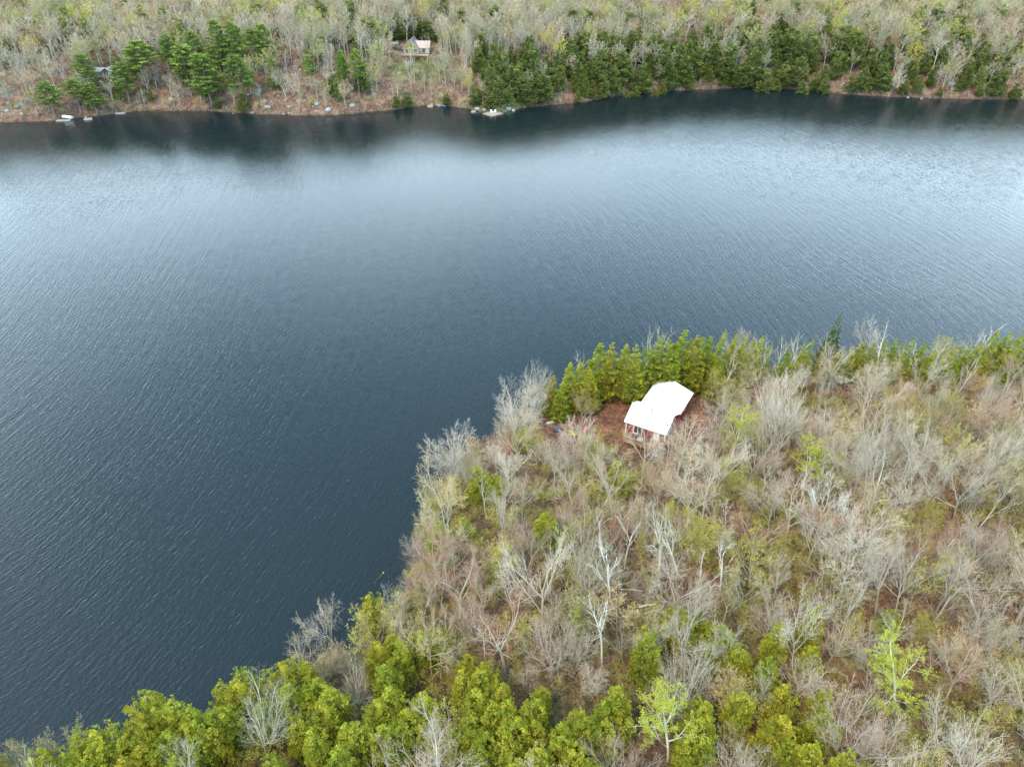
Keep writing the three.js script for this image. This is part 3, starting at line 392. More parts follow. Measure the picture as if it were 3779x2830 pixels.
// ---------------------------------------------------------------- the near wood
{
  const R = rng(9001);
  CEDARS.forEach(([x, z, h, w], i) => {
    const shore = z < -100, yard = Math.abs(z + 103) < 8 && x < 34 && x > 6, p = shore ? 'cedar' : 'bushcedar', g = shore ? (x > 34 ? 'right' : 'yard') : z > -60 ? 'bottom' : 'wood';
    const [label, group] = g === 'yard' ? ['tall yellow-green cedar in the hedge-like row behind the red cottage', 'cedars in the row behind the red cottage']
      : g === 'right' ? ['yellow-green cedar among white birches along the shore past the cottage', 'shore cedars mixed with white birches']
      : g === 'bottom' ? ['bushy rounded yellow-green cedar in the dense cedar thicket', 'rounded cedars of the dense thicket']
      : ['low green cedar standing among bare trees between thicket and cottage', 'low cedars among the bare trees'];
    const tone = Math.floor(R() * 4), look = `${tall(h, 8, 11)} ${w > 3.6 ? 'broad' : 'slim'} ${shore ? 'pointed' : 'rounded'} ${['yellow-green', 'yellow-green', 'deep green', 'golden'][tone]} cedar`;
    plant(p, Math.floor(R() * 3), BARK.brown, [LEAF, LEAF, LEAF2, LEAF3][tone], 'cedar_tree', located(look, x, z), 'cedar tree', group, x, z, h, w * (g === 'bottom' ? 1.35 : 1.3), 0, R() * 6.28); spots.push([x, z, 0.9]);
  });
  for (let k = 0, n = 0; k < 3000 && n < 62; k++) {   // the thicket closes up between them
    const x = -62 + 100 * R(), z = -26 - 26 * R(), d = shoreSide(x, z)[0]; if (d < 1.2 || (x < 14 ? d > 17 + 4 * R() || z > -46 + (x < -8 ? -2 : 6) && false : R() < 0.7) || !free(x, z, 0.75) || Math.hypot(x + 27.3, z + 40) < 3 || Math.hypot(x + 18, z + 45.5) < 2.6) continue;
    const h = 7 + 2.5 * R(); plant('bushcedar', Math.floor(R() * 3), BARK.brown, [LEAF, LEAF, LEAF2, LEAF3][Math.floor(R() * 4)], 'cedar_tree', located(`${tall(h, 8, 9)} bushy rounded cedar of the thicket`, x, z), 'cedar tree', 'rounded cedars of the dense thicket', x, z, h, 3.6 + R(), 0, R() * 6.28); spots.push([x, z, 0.9]); n++;
  }
  for (const [x, z, h, w] of [[-49.1, -40.6, 8, 4.8], [-52.7, -40.3, 7.5, 4.2], [-54.6, -40.1, 7, 3.7]]) { plant('budding', Math.floor(R() * 3), BARK.grey, TWIG.greyolive, 'willow_tree', 'rounded sage green willow just leafing out at the lake edge', 'willow tree', 'sage green willows at the lake edge', x, z, h, w, 0, R() * 6); spots.push([x, z, 1]); }
  for (const [x, z, h, w] of [[-2.1, -62.1, 7.5, 2.9], [7.8, -53.1, 8, 3.1]]) { plant('cedar', 1, BARK.brown, LEAF2, 'fir_tree', 'small dark green fir half hidden by bare trees', 'fir tree', 'dark firs in the near wood', x, z, h, w, 0, R() * 6); spots.push([x, z, 1]); }
  plant('spruce', 0, BARK.brown, LEAF, 'spruce_tree', 'tall pointed dark green spruce rising above the shore cedars', 'spruce tree', null, 60.1, -114.5, 15.6, 4.6, 0.8, 1); spots.push([60.1, -114.5, 1.5]);

  const shoreBirch = ['white birch with bare forked limbs rising above the shore cedars', 'white birches above the shore cedars'], woodBirch = ['white birch with bare crooked limbs inside the near wood', 'bare white birches in the near wood'];
  const own = {
    b3: 'white birch wrapped in a yellow-green haze of new leaves in the near wood', b8: 'short white birch forking upright beside the tan spreading tree', b9: 'crooked white dead birch leaning above the rounded cedars', b11: 'small dead white birch snag standing among the thicket cedars',
    b12: 'many-limbed white tree with faint olive leaves over the cedar thicket', b13: 'white tree with a fan of thick bare limbs above the thicket', b16: 'pale birch leaning beside the lake edge near the snag', wq: 'short white snag standing alone in the brown wood', c1: 'slender pale birch pole standing in the open brown wood', b7: 'very tall slender pale birch with a bent trunk',
  };
  Object.entries(BIRCHES).forEach(([k, [x, z, h, w, lean]], i) => {
    const dead = ['b5', 'b6', 'b8', 'b9', 'b11', 'b13', 'wq', 'c1', 'b12', 'r8', 'r2'].includes(k), shore = /^[rds]\d/.test(k), [label, group] = own[k] ? [own[k], undefined] : shore ? [located(`${tall(h, 8, 11.2)} white birch with bare forked limbs`, x, z), shoreBirch[1]] : [located(`${tall(h, 11, 15)} white birch with crooked limbs`, x, z), woodBirch[1]];
    const wide = k === 'b12' || k === 'b13';
    plant(wide ? 'fan' : dead ? 'snag' : 'birch', i, BARK.white, wide ? TWIG.sage : LEAF, 'birch_tree', label, 'birch tree', group, x, z, h * (dead ? 1 : 1.03), Math.max(w * (wide ? 1.4 : 1), h * 0.22), Math.max(-0.22 * h, Math.min(0.22 * h, lean)), i * 1.7); spots.push([x, z, wide ? 2.2 : 1.1]);
  });

  const bareOwn = {
    T1: 'large bare grey tree with drooping limbs leaning out over the lake', T2: 'round-crowned pale grey tree at the lake edge before the yard', T3: 'fan-shaped bare tree of many stems by the shore cedars', T4: 'small bare tree standing before the cedar row at the yard', T5: 'pale spreading bare tree in front of the coloured garden chairs', T6: 'pale bare tree between the cottage deck and the cedars', T7: 'tan bare tree with an upright bushy crown below the deck',
    g1: 'very tall straight cream-coloured bare tree in the near wood', g13: 'spreading tan bare tree rising out of the cedar thicket', g14: 'small round grey bare tree inside the cedar thicket', ghost: 'bright white bare tree with wide spreading crown', cream: 'cream white tree with many thick upright limbs at the thicket edge', k4: 'large grey bare tree with a heavy forked trunk and wide crown', m1: 'huge fan-shaped silvery bare tree beside the grey-green shrub', k5: 'very slender tall pale tree beside the heavy forked tree', T8: 'thin bare sapling standing close before the cottage deck', T9: 'thin forked sapling beside the deck corner of the cottage',
  };
  const bareKind = { T1: ['oak', 'grey', 'tan'], T2: ['oak', 'pale', 'pale'], T3: ['fan', 'pale', 'pale'], T5: ['oak', 'pale', 'pale'], T6: ['maple', 'pale', 'pale'], T7: ['fan', 'tan', 'tan'], g1: ['maple', 'tan', 'pale'], g4: ['oak', 'tan', 'tan'], g12: ['fan', 'pale', 'pale'], g13: ['oak', 'tan', 'tan'], g14: ['oak', 'pale', 'pale'], ghost: ['oak', 'white', 'white'], cream: ['fan', 'white', 'pale'], m1: ['fan', 'pale', 'pale'], m5: ['fan', 'grey', 'greyolive'], k4: ['maple', 'pale', 'grey'], k6: ['oak', 'pale', 'grey'], g9: ['oak', 'grey', 'grey'], T4: ['fan', 'grey', 'tan'], T8: ['snag', 'grey', 'grey'], T9: ['snag', 'grey', 'grey'] };
  const sets = { grey: ['grey bare maple with fine upswept twigs in the near wood', 'grey bare maples in the near wood', 'grey'], pink: ['pinkish bare maple with fine twigs in the near wood', 'pinkish bare maples in the near wood', 'pinkish'], tan: ['tan bare maple with fine twigs in the near wood', 'tan bare maples in the near wood', 'tan'], russet: ['russet-budded bare maple in the near wood', 'russet-budded maples in the near wood', 'russet-budded'], pale: ['silvery pale bare maple in the near wood', 'silvery bare maples in the near wood', 'silvery'], greyolive: ['grey-olive bare maple clump in the near wood', 'grey-olive maples in the near wood', 'grey-olive'] };
  Object.entries(BARES).forEach(([k, [x, z, h, w, lean]], i) => {
    const tw = ['grey', 'pink', 'pale', 'grey'][i % 4], [kind, bark, twig] = bareKind[k] ?? ['maple', i % 3 ? 'grey' : 'pale', tw], [label, group] = bareOwn[k] ? [bareOwn[k], undefined] : [located(`${tall(h, 8.5, 12)} ${sets[twig][2]} bare maple`, x, z), sets[twig][1]];
    plant(kind, i, BARK[bark], TWIG[twig], 'maple_tree', label, 'bare tree', group, x, z, h * 1.04, w * (/^T[123]$/.test(k) ? 1.3 : 1.12), Math.max(-0.2 * h, Math.min(0.2 * h, lean)), i * 2.1); spots.push([x, z, bareOwn[k] ? 1.9 : 1.2]);
  });

  const limes = [[36.0, -87.8, 11.1, 4.4, -0.7, 'bright lime green young poplar between the cottage and the wood'], [45.4, -81.4, 8.9, 5.5, 0, 'bright lime green poplar just behind the white spreading tree'], [43.0, -44.3, 13.5, 5.9, -2.6, 'lime green poplar with a crooked white trunk in the brown wood'], [16.7, -39.0, 14.0, 4.9, -1.6, 'pale lime tree with thick white limbs at the thicket edge']];
  limes.forEach(([x, z, h, w, lean, label], i) => { plant('poplar', i, BARK.white, LEAF, 'poplar_tree', label, 'poplar tree', undefined, x, z, h * (i < 2 ? 1.22 : 1.05), w * (i < 2 ? 1.5 : 1.3), lean, i * 2); spots.push([x, z, 2.4], [x * 0.97, z + 3.4, 2.0]); });
  plant('fan', 0, BARK.brown, TWIG.orange, 'budding_tree', 'small orange-budded tree low in the brown wood', 'budding tree', undefined, 33.4, -44.6, 4.2, 3.6, 0, 1);
  plant('budding', 2, BARK.grey, TWIG.greyolive, 'large_shrub', 'large rounded grey-green shrub beside the cottage clearing', 'shrub', undefined, 39.4, -102.4, 7.0, 7.6, 0, 1); spots.push([39.4, -102.4, 3]);
  plant('budding', 1, BARK.grey, TWIG.olive, 'budding_tree', 'olive budding tree between the cottage clearing and the birches', 'budding tree', undefined, 37.2, -106.5, 8.0, 5.0, 0, 1); spots.push([37.2, -106.5, 2]);
  plant('budding', 0, BARK.grey, TWIG.yellow, 'budding_tree', 'broad yellow-olive budding tree among grey maples', 'budding tree', undefined, 69.5, -86, 8.5, 8.0, 0, 1); spots.push([69.5, -86, 2]);
  plant('budding', 0, BARK.brown, TWIG.orange, 'budding_tree', 'orange-gold budding tree below the shore birches', 'budding tree', undefined, 85.5, -107, 7, 4.5, 0, 1); spots.push([85.5, -107, 2]);
  for (const [x, z, h, w, l] of [[61.8, -111.0, 4.6, 4.6, 'white-blossomed serviceberry shrub below the dark spruce'], [74.5, -108.0, 3.4, 2.4, 'smaller white-blossomed shrub under the shore birches']]) { plant('budding', 2, BARK.grey, TWIG.white, 'blossom_shrub', l, 'shrub', undefined, x, z, h, w, 0, 2); spots.push([x, z, 1.2]); }
  plant('oak', 1, BARK.pale, TWIG.pale, 'dead_tree', 'dead grey tree leaning out over the dark water', 'dead tree', undefined, -23.2, -56.8, 9.2, 4.3, -2.2, 2);
  plant('snag', 2, BARK.white, LEAF, 'dead_tree', 'broken white trunk standing at the lake edge', 'dead tree', undefined, -14.5, -60.6, 5.5, 1.2, 0, 2);

  // bushes at the lake edge
  for (let k = 0, n = 0; k < 900 && n < 26; k++) {
    const i = 6 + Math.floor(R() * 12), f = R(), a = NEAR_SHORE[i], b = NEAR_SHORE[i + 1], x = mix(a[0], b[0], f) + 0.6 + 2.2 * R(), z = mix(a[1], b[1], f) + (R() - 0.3) * 1.5, [d] = shoreSide(x, z); if (d < 0.3 || !free(x, z, 0.35) || (x > -6 && z < -92)) continue;
    const tw = ['greyolive', 'olive', 'tan', 'greyolive', 'grey'][Math.floor(R() * 5)], h = 3 + 3 * R(); plant(tw === 'grey' ? 'fan' : 'budding', n, BARK.grey, TWIG[tw], 'shore_bush', located(`${tall(h, 4, 5.2)} ${{ greyolive: 'grey-green', olive: 'olive', tan: 'straw-coloured', grey: 'bare grey' }[tw]} lake-edge bush`, x, z), 'bush', 'bushes at the lake edge', x, z, h, h * 0.8, -0.1, R() * 6); spots.push([x, z, 0.5]); n++;
  }
  // the wood between the trees that stand out
  const yard = (x, z) => Math.hypot((x - 25) * 0.85, z + 100.5) < 11 || Math.hypot((x - 9) * 0.55, z + 95.8) < 6.2 || Math.hypot(x + 1, z + 95) < 4 || (x > 4 && x < 24 && z < -93) || (x > 15 && x < 31 && z < -85);
  const inSight = (x, z, m) => x < 0.6 * -z + 36 + m && x > -(0.6 * -z + 36 + m);
  let made = 0;
  for (let k = 0; k < 9000 && made < 330; k++) {
    const x = -58 + 175 * R(), z = -24 - 94 * R(); if (!inSight(x, z, 3) || yard(x, z)) continue;
    const [d] = shoreSide(x, z); if (d < 1.4) continue;
    if (z < -103 && x > 30 && R() < 0.7) continue;
    const thicket = z > -47 && x < 14; if (thicket && R() < 0.5) continue;
    if (!free(x, z, 1.1)) continue;
    const q = R(), n = Math.floor(R() * 12), h = 7.5 + 6.5 * R(), lean = (R() - 0.62) * 0.2 * h, turn = R() * 6.28, low = fbm(x * 0.07, z * 0.07, 7, 2);
    if (q < 0.64) { const tw = ['grey', 'pink', 'grey', 'pale', 'tan', 'pink', 'russet'][Math.floor(R() * 7)]; plant(R() < 0.25 ? 'fan' : 'maple', n, R() < 0.5 ? BARK.grey : BARK.pale, TWIG[tw], 'maple_tree', located(`${tall(h, 9, 11.5)} ${sets[tw][2]} bare maple`, x, z), 'bare tree', sets[tw][1], x, z, h, h * (0.52 + 0.22 * R()), lean, turn); }
    else if (q < 0.93) { const tw = low > 0.5 ? ['olive', 'greyolive', 'yellow'][Math.floor(R() * 3)] : ['greyolive', 'olive', 'tan'][Math.floor(R() * 3)]; plant('budding', n, BARK.grey, TWIG[tw], 'budding_tree', located(`${tall(h, 9, 11.5)} ${{ olive: 'olive', greyolive: 'grey-green', yellow: 'yellow-olive', tan: 'straw-coloured' }[tw]} budding tree`, x, z), 'budding tree', `${tw} budding trees in the near wood`, x, z, h * 0.72, h * 0.52, lean * 0.6, turn); }
    else plant('birch', n, BARK.pale, LEAF, 'birch_tree', located(`${tall(h, 9, 11.5)} slender pale birch`, x, z), 'birch tree', 'slender pale birches in the near wood', x, z, h, h * 0.28, lean, turn);
    spots.push([x, z, 1.0]); made++;
  }
  console.log('near fill', made);

  // undergrowth that nobody could count
  const brush = new THREE.Group(); brush.name = 'undergrowth'; tag(brush, 'low twiggy undergrowth and saplings on the brown forest floor', 'undergrowth', null, 'stuff'); scene.add(brush);
  const places = [[], []];
  for (let k = 0; k < 30000 && places[0].length + places[1].length < 3600; k++) {
    const x = -58 + 178 * R(), z = -24 - 97 * R(); if (!inSight(x, z, 3)) continue;
    const [d] = shoreSide(x, z), y = yard(x, z); if (d < 0.4 || (y && R() < 0.93) || Math.hypot(x - 25.5, z + 100) < 9) continue;
    if (fbm(x * 0.09, z * 0.09, 23, 3) < 0.42 && R() < 0.6) continue;
    places[Math.floor(R() * 2)].push([x, z, 1.1 + 3.0 * R() * R(), R() * 6.28, R()]);
  }
  places.forEach((list, v) => {
    const p = kinds.sapling[v], g = mergeGeometries([p.trunk, p.crown]), m = new THREE.InstancedMesh(g, vmat(1, 1, 1), list.length), o = new THREE.Object3D(); m.name = 'shrubs'; m.castShadow = m.receiveShadow = true;
    list.forEach(([x, z, h, t, c], i) => {
      o.position.set(x, land(x, z) - 0.05, z); o.rotation.set(0, t, 0); o.scale.set(h / p.H * 1.35, h / p.H, h / p.H * 1.35); o.updateMatrix(); m.setMatrixAt(i, o.matrix);
      const a = fbm(x * 0.1 + 40, z * 0.1, 27, 3) + (c - 0.5) * 0.35, col = a > 0.63 ? [0.33, 0.32, 0.065] : a > 0.54 ? [0.33, 0.27, 0.085] : a > 0.42 ? [0.36, 0.215, 0.115] : [0.39, 0.285, 0.195]; m.setColorAt(i, lin(...col));
    });
    brush.add(m);
  });

  // fallen trunks
  const log = (label, a, b, r) => { const A = [a[0], land(...a) + r, a[1]], B = [b[0], land(...b) + r * 1.6, b[1]], T = new Build(), V = rng(A[0] * 77 | 0); const m = [mix(A[0], B[0], 0.5), mix(A[1], B[1], 0.5) + 0.1, mix(A[2], B[2], 0.5)]; T.tube([A, m, B], [r, r * 0.85, r * 0.6], 7, () => { const v = 0.7 + 0.4 * V(); return [v, v, v]; }); const g = T.geo(); g.translate(-A[0], -A[1], -A[2]); const o = mesh(numbered('fallen_log'), g, BARK.white, scene); o.position.set(...A); tag(o, label, 'log'); };
  log('white fallen birch log lying among bare trees uphill of the spreading white tree', [68.2, -90.2], [70.2, -84.4], 0.15);
  log('short thick white log lying on the brown forest floor', [16.6, -59.1], [18.8, -59.5], 0.13);
  log('thin pale fallen trunk lying on the brown forest floor', [14.6, -62.2], [17.6, -61.7], 0.09);
}

// ---------------------------------------------------------------- the red cottage and its yard
const WHITE = mat(0.80, 0.80, 0.79, 0.55), RED = mat(0.235, 0.020, 0.023, 0.75), GLASS = new THREE.MeshPhysicalMaterial({ color: lin(0.05, 0.06, 0.065), roughness: 0.04, ior: 1.5 }), CEDARWOOD = mat(0.225, 0.115, 0.055, 0.8), CEDARPALE = mat(0.34, 0.215, 0.13, 0.8), STEEL = mat(0.5, 0.5, 0.5, 0.4, { metalness: 0.7 }), BLACK = mat(0.02, 0.02, 0.022, 0.6);
const roofWhite = new THREE.MeshStandardMaterial({ color: lin(0.70, 0.71, 0.72), roughness: 0.45 });
{
  const c = thing('red_cottage', 'red cottage with a bright white metal roof and wooden deck', 'cottage', 19.25, 4, -95.94, -0.522);   // local x along the front, -z to the back
  mesh('wall', prism([[0.4, -0.3], [6.28, -0.3], [6.28, 3.02], [3.33, 4.5], [0.4, 3.02]], 0, 6.92).rotateY(Math.PI / 2).translate(0.35, 0, 0), RED, c);      // front block: gables left and right
  mesh('wall', prism([[1.02, -0.3], [7.55, -0.3], [7.55, 3.32], [4.29, 4.46], [1.02, 3.32]], -12.95, -6.285), RED, c);
  const roof = new THREE.Group(); roof.name = 'roof'; c.add(roof);
  const S = (q, t = 0.09) => slab(q.map(([u, v, y]) => [u, y, -v]), t);
  mesh('roof_panel', S([[0, 0.95, 3.5], [7.62, 0.95, 3.5], [7.62, 3.33, 4.72], [0, 3.33, 4.72]]), roofWhite, roof);
  mesh('porch_roof_panel', S([[0, 0, 3.0], [7.62, 0, 3.0], [7.62, 1.0, 3.42], [0, 1.0, 3.42]]), roofWhite, roof);
  mesh('roof_panel', S([[0, 3.335, 4.72], [7.62, 3.335, 4.72], [7.62, 6.66, 3.0], [0, 6.66, 3.0]]), roofWhite, roof);
  mesh('roof_panel', S([[4.29, 3.42, 4.68], [7.93, 6.05, 3.4], [7.93, 13.3, 3.4], [4.29, 13.3, 4.68]]), roofWhite, roof);
  mesh('roof_panel', S([[0.67, 6.05, 3.4], [4.285, 3.42, 4.68], [4.285, 13.3, 4.68], [0.67, 13.3, 3.4]]), roofWhite, roof);
  for (let k = 0; k < 17; k++) mesh('roof_rib', slab([[0.3 + k * 0.44, 4.705, -3.28], [0.325 + k * 0.44, 4.705, -3.28], [0.325 + k * 0.44, 3.52, -0.98], [0.3 + k * 0.44, 3.52, -0.98]].map(([x, y, z]) => [x, y + 0.035, z]), 0.04), roofWhite, roof);
  mesh('ridge_cap', box(7.66, 0.05, 0.3, 3.81, 4.735, -3.33), roofWhite, roof);
  mesh('ridge_cap', box(0.3, 0.05, 9.6, 4.29, 4.695, -8.52), roofWhite, roof);
  mesh('fascia', box(7.6, 0.16, 0.03, 3.81, 2.86, 0.03), WHITE, roof);
  const chimney = mesh('chimney', join([new THREE.CylinderGeometry(0.11, 0.11, 1.25, 12).translate(3.85, 4.85, -2.6), new THREE.CylinderGeometry(0.2, 0.26, 0.12, 12).translate(3.85, 4.42, -2.6)]), STEEL, roof);
  mesh('chimney_cap', new THREE.CylinderGeometry(0.12, 0.2, 0.14, 12).translate(3.85, 5.55, -2.6), STEEL, chimney);
  mesh('vent_pipe', new THREE.CylinderGeometry(0.09, 0.09, 0.35, 10).translate(7.15, 3.85, -1.5), BLACK, roof);
  const slide = new THREE.Group(); slide.name = 'sliding_door'; c.add(slide);
  for (const [u, w] of [[1.74, 0.1], [2.49, 0.09], [3.26, 0.1]]) mesh('frame', box(w, 2.04, 0.09, u, 1.9, -0.355), WHITE, slide);
  mesh('frame', box(1.42, 0.09, 0.088, 2.5, 2.88, -0.356), WHITE, slide); mesh('frame', box(1.42, 0.09, 0.088, 2.5, 0.93, -0.356), WHITE, slide);
  mesh('pane', box(0.64, 1.86, 0.03, 2.117, 1.905, -0.384), GLASS, slide); mesh('pane', box(0.64, 1.86, 0.03, 2.872, 1.905, -0.384), GLASS, slide);
  const door = new THREE.Group(); door.name = 'white_door'; c.add(door);
  for (const u of [5.36, 6.38]) mesh('frame', box(0.1, 2.1, 0.09, u, 1.9, -0.355), WHITE, door);
  mesh('frame', box(0.92, 0.1, 0.088, 5.87, 2.9, -0.356), WHITE, door); mesh('leaf', box(0.90, 1.95, 0.03, 5.87, 1.87, -0.384), mat(0.62, 0.68, 0.72, 0.35), door);
  mesh('handle', box(0.04, 0.14, 0.05, 5.55, 1.85, -0.345), STEEL, door);
  for (const u of [1.05, 6.85]) { const l = mesh('porch_lamp', new THREE.SphereGeometry(0.10, 12, 8).translate(u, 2.0, -0.28), WHITE, c); mesh('backplate', box(0.12, 0.12, 0.03, u, 2.0, -0.383), WHITE, l); }
  for (const [u, v] of [[0.34, 0.39], [7.28, 0.39]]) mesh('corner_trim', box(0.12, 3.0, 0.12, u, 1.45, -v), WHITE, c);
  const win = mesh('side_window', box(0.04, 1.0, 0.9, 7.275, 1.95, -2.2), GLASS, c);
  for (const [h, d, y, z] of [[0.09, 1.06, 2.49, -2.2], [0.09, 1.06, 1.41, -2.2], [0.99, 0.08, 1.95, -1.71], [0.99, 0.08, 1.95, -2.69]]) mesh('frame', box(0.09, h, d, 7.29, y, z), WHITE, win);
  const win2 = mesh('side_window', box(0.04, 0.8, 1.1, 7.56, 2.1, -10), GLASS, c); mesh('frame', join([box(0.07, 0.08, 1.26, 7.565, 2.54, -10), box(0.07, 0.08, 1.26, 7.565, 1.66, -10), box(0.07, 0.8, 0.08, 7.565, 2.1, -9.41), box(0.07, 0.8, 0.08, 7.565, 2.1, -10.59)]), WHITE, win2);
  mesh('downspout', new THREE.CylinderGeometry(0.04, 0.04, 2.6, 8).translate(7.42, 1.4, -0.3), WHITE, c);
  // deck
  const deck = mesh('deck', join([box(6.75, 0.2, 0.06, 4.32, 0.68, 2.42), box(0.06, 0.2, 2.7, 0.98, 0.68, 1.04), box(0.06, 0.2, 2.7, 7.66, 0.68, 1.04), box(6.6, 0.18, 0.06, 4.32, 0.67, 1.0), ...[1.2, 3.3, 5.4, 7.4].map((u) => box(0.14, 0.95, 0.14, u, 0.15, 2.25))]), CEDARWOOD, c);
  const tones = [CEDARWOOD, mat(0.19, 0.095, 0.045, 0.8), mat(0.26, 0.14, 0.07, 0.8)], board = box(6.85, 0.035, 0.128);
  for (let k = 0; k < 20; k++) { const b = mesh('deck_board', board, tones[(k * 7) % 3], deck); b.position.set(4.32, 0.80, -0.27 + k * 0.138); }
  mesh('bench_board', box(2.4, 0.06, 0.22, 2.4, 0.86, -0.20), CEDARPALE, c); mesh('bench_board', box(3.1, 0.06, 0.22, 5.7, 0.86, -0.20), CEDARPALE, c);
  const rail = new THREE.Group(); rail.name = 'railing'; c.add(rail);
  for (const u of [1.0, 2.65, 4.3, 5.95, 7.62]) mesh('post', box(0.1, 1.15, 0.1, u, 1.3, 2.46), CEDARPALE, rail);
  mesh('top_rail', box(6.9, 0.06, 0.16, 4.32, 1.9, 2.46), CEDARPALE, rail); mesh('lower_rail', box(6.6, 0.09, 0.05, 4.32, 1.3, 2.47), CEDARPALE, rail);
  for (let k = 0; k < 42; k++) mesh('baluster', box(0.035, 0.55, 0.035, 1.1 + k * 0.155, 1.6, 2.46), CEDARWOOD, rail);
  mesh('top_rail', box(0.14, 0.06, 1.9, 1.0, 1.9, 1.45), CEDARPALE, rail); mesh('lower_rail', box(0.05, 0.09, 1.9, 1.0, 1.3, 1.45), CEDARPALE, rail);
  mesh('top_rail', box(0.14, 0.06, 1.9, 7.62, 1.9, 1.45), CEDARPALE, rail); mesh('post', box(0.1, 1.15, 0.1, 7.62, 1.3, 0.45), CEDARPALE, rail);
  const steps = new THREE.Group(); steps.name = 'steps'; c.add(steps);
  for (let k = 0; k < 4; k++) mesh('tread', box(0.28, 0.05, 1.1, 0.78 - k * 0.28, 0.66 - k * 0.19, -0.1), CEDARWOOD, steps);
  mesh('stringer', slab([[0.95, 0.7, 0.48], [0.95, 0.7, 0.43], [-0.2, -0.1, 0.43], [-0.2, -0.1, 0.48]], 0.2), CEDARWOOD, steps); mesh('handrail', slab([[0.95, 1.75, 0.5], [0.95, 1.75, 0.42], [-0.2, 1.0, 0.42], [-0.2, 1.0, 0.5]], 0.07), CEDARPALE, steps);
  spots.push([26, -99.6, 8]);

  const at = (u, y, v) => new THREE.Vector3(u, y, -v).applyAxisAngle(new THREE.Vector3(0, 1, 0), -0.522).add(new THREE.Vector3(19.25, 4, -95.94));
  const grey = mat(0.075, 0.08, 0.09, 0.7);
  const patio = (label, u, v, turn) => {
    const p = at(u, 0.822, v), t = thing('patio_chair', label, 'chair', p.x, p.y, p.z, turn);
    mesh('seat', box(0.52, 0.06, 0.5, 0, 0.42, 0), grey, t); mesh('backrest', box(0.52, 0.72, 0.06, 0, 0.8, -0.27, -0.2), grey, t);
    for (const s of [-1, 1]) { mesh('armrest', box(0.06, 0.04, 0.5, s * 0.28, 0.64, 0), grey, t); for (const q of [-0.22, 0.22]) mesh('leg', box(0.04, 0.64, 0.04, s * 0.28, 0.32, q), grey, t); }
  };
  patio('dark grey patio chair with its back to the sliding glass door', 3.15, -0.85, -0.5); patio('dark grey patio chair beside the white cottage door', 4.5, -0.85, -1.3); patio('dark grey patio chair nearest the deck steps', 2.55, -1.45, 0.6);
  { const p = at(3.7, 0.822, -1.5), t = thing('patio_table', 'round grey patio table between the deck chairs', 'table', p.x, p.y, p.z); mesh('tabletop', new THREE.CylinderGeometry(0.55, 0.55, 0.04, 24).translate(0, 0.7, 0), mat(0.28, 0.27, 0.26, 0.4), t); for (let k = 0; k < 4; k++) { const a = k * 1.571 + 0.4; mesh('leg', box(0.04, 0.68, 0.04, Math.cos(a) * 0.36, 0.34, Math.sin(a) * 0.36), grey, t); } }
  { const p = at(6.0, 0.825, -1.55), t = thing('deck_cushion', 'orange-red lounge cushion lying on the cottage deck', 'cushion', p.x, p.y, p.z, -0.5); const m = mat(0.62, 0.10, 0.045, 0.85); mesh('pad', new THREE.CapsuleGeometry(0.16, 0.75, 4, 10).rotateZ(Math.PI / 2).scale(1, 0.55, 1.7).translate(0, 0.1, 0), m, t); mesh('headrest', new THREE.CapsuleGeometry(0.1, 0.3, 4, 10).rotateX(Math.PI / 2).scale(1, 0.8, 1).translate(-0.45, 0.2, 0), m, t); }
  { const p = at(7.0, 0.822, -2.15), t = thing('bucket', 'white bucket in the corner of the deck railing', 'bucket', p.x, p.y, p.z); mesh('pail', new THREE.LatheGeometry([[0, 0], [0.12, 0], [0.16, 0.34], [0.145, 0.34], [0.11, 0.02], [0, 0.02]].map(([x, y]) => new THREE.Vector2(x, y)), 18), WHITE, t); mesh('rim', new THREE.TorusGeometry(0.16, 0.012, 6, 20).rotateX(Math.PI / 2).translate(0, 0.335, 0), WHITE, t); }

  const lawnChair = (label, x, z, turn, m) => {
    const t = thing('garden_chair', label, 'chair', x, land(x, z) + 0.01, z, turn);
    mesh('seat', box(0.56, 0.04, 0.62, 0, 0.36, 0, 0.22), m, t);
    const back = new THREE.Group(); back.name = 'backrest'; t.add(back);
    for (let k = -2; k <= 2; k++) mesh('slat', box(0.105, 0.88 - Math.abs(k) * 0.07, 0.03, k * 0.118, 0.72 - Math.abs(k) * 0.03, -0.42, -0.42), m, back);
    for (const s of [-1, 1]) { mesh('armrest', box(0.15, 0.03, 0.78, s * 0.37, 0.57, -0.02), m, t); mesh('leg', box(0.05, 0.56, 0.1, s * 0.34, 0.28, 0.28), m, t); mesh('leg', box(0.05, 0.6, 0.1, s * 0.34, 0.27, -0.32, 0.5), m, t); }
  };
  lawnChair('yellow garden chair by the stone fire ring', 10.8, -96.1, 0.9, mat(0.55, 0.42, 0.05, 0.6)); lawnChair('red garden chair by the stone fire ring', 12.7, -96.5, -0.6, mat(0.42, 0.055, 0.05, 0.6));
  lawnChair('light blue garden chair by the stone fire ring', 13.2, -94.8, -1.9, mat(0.35, 0.55, 0.66, 0.55)); lawnChair('orange garden chair by the stone fire ring', 11.6, -94.0, 2.6, mat(0.50, 0.26, 0.07, 0.6));
  { const t = thing('fire_ring', 'ring of grey stones between the coloured garden chairs', 'fire pit', 12.0, land(12, -95.2), -95.2), g = new THREE.DodecahedronGeometry(0.17); for (let k = 0; k < 10; k++) { const s = mesh('stone', g, mat(0.26, 0.25, 0.24), t); s.position.set(Math.cos(k * 0.628) * 0.5, 0.06, Math.sin(k * 0.628) * 0.5); s.rotation.set(k, k * 2, 0); } mesh('ash', new THREE.CylinderGeometry(0.42, 0.42, 0.03, 16).translate(0, 0.02, 0), mat(0.05, 0.05, 0.05), t); }
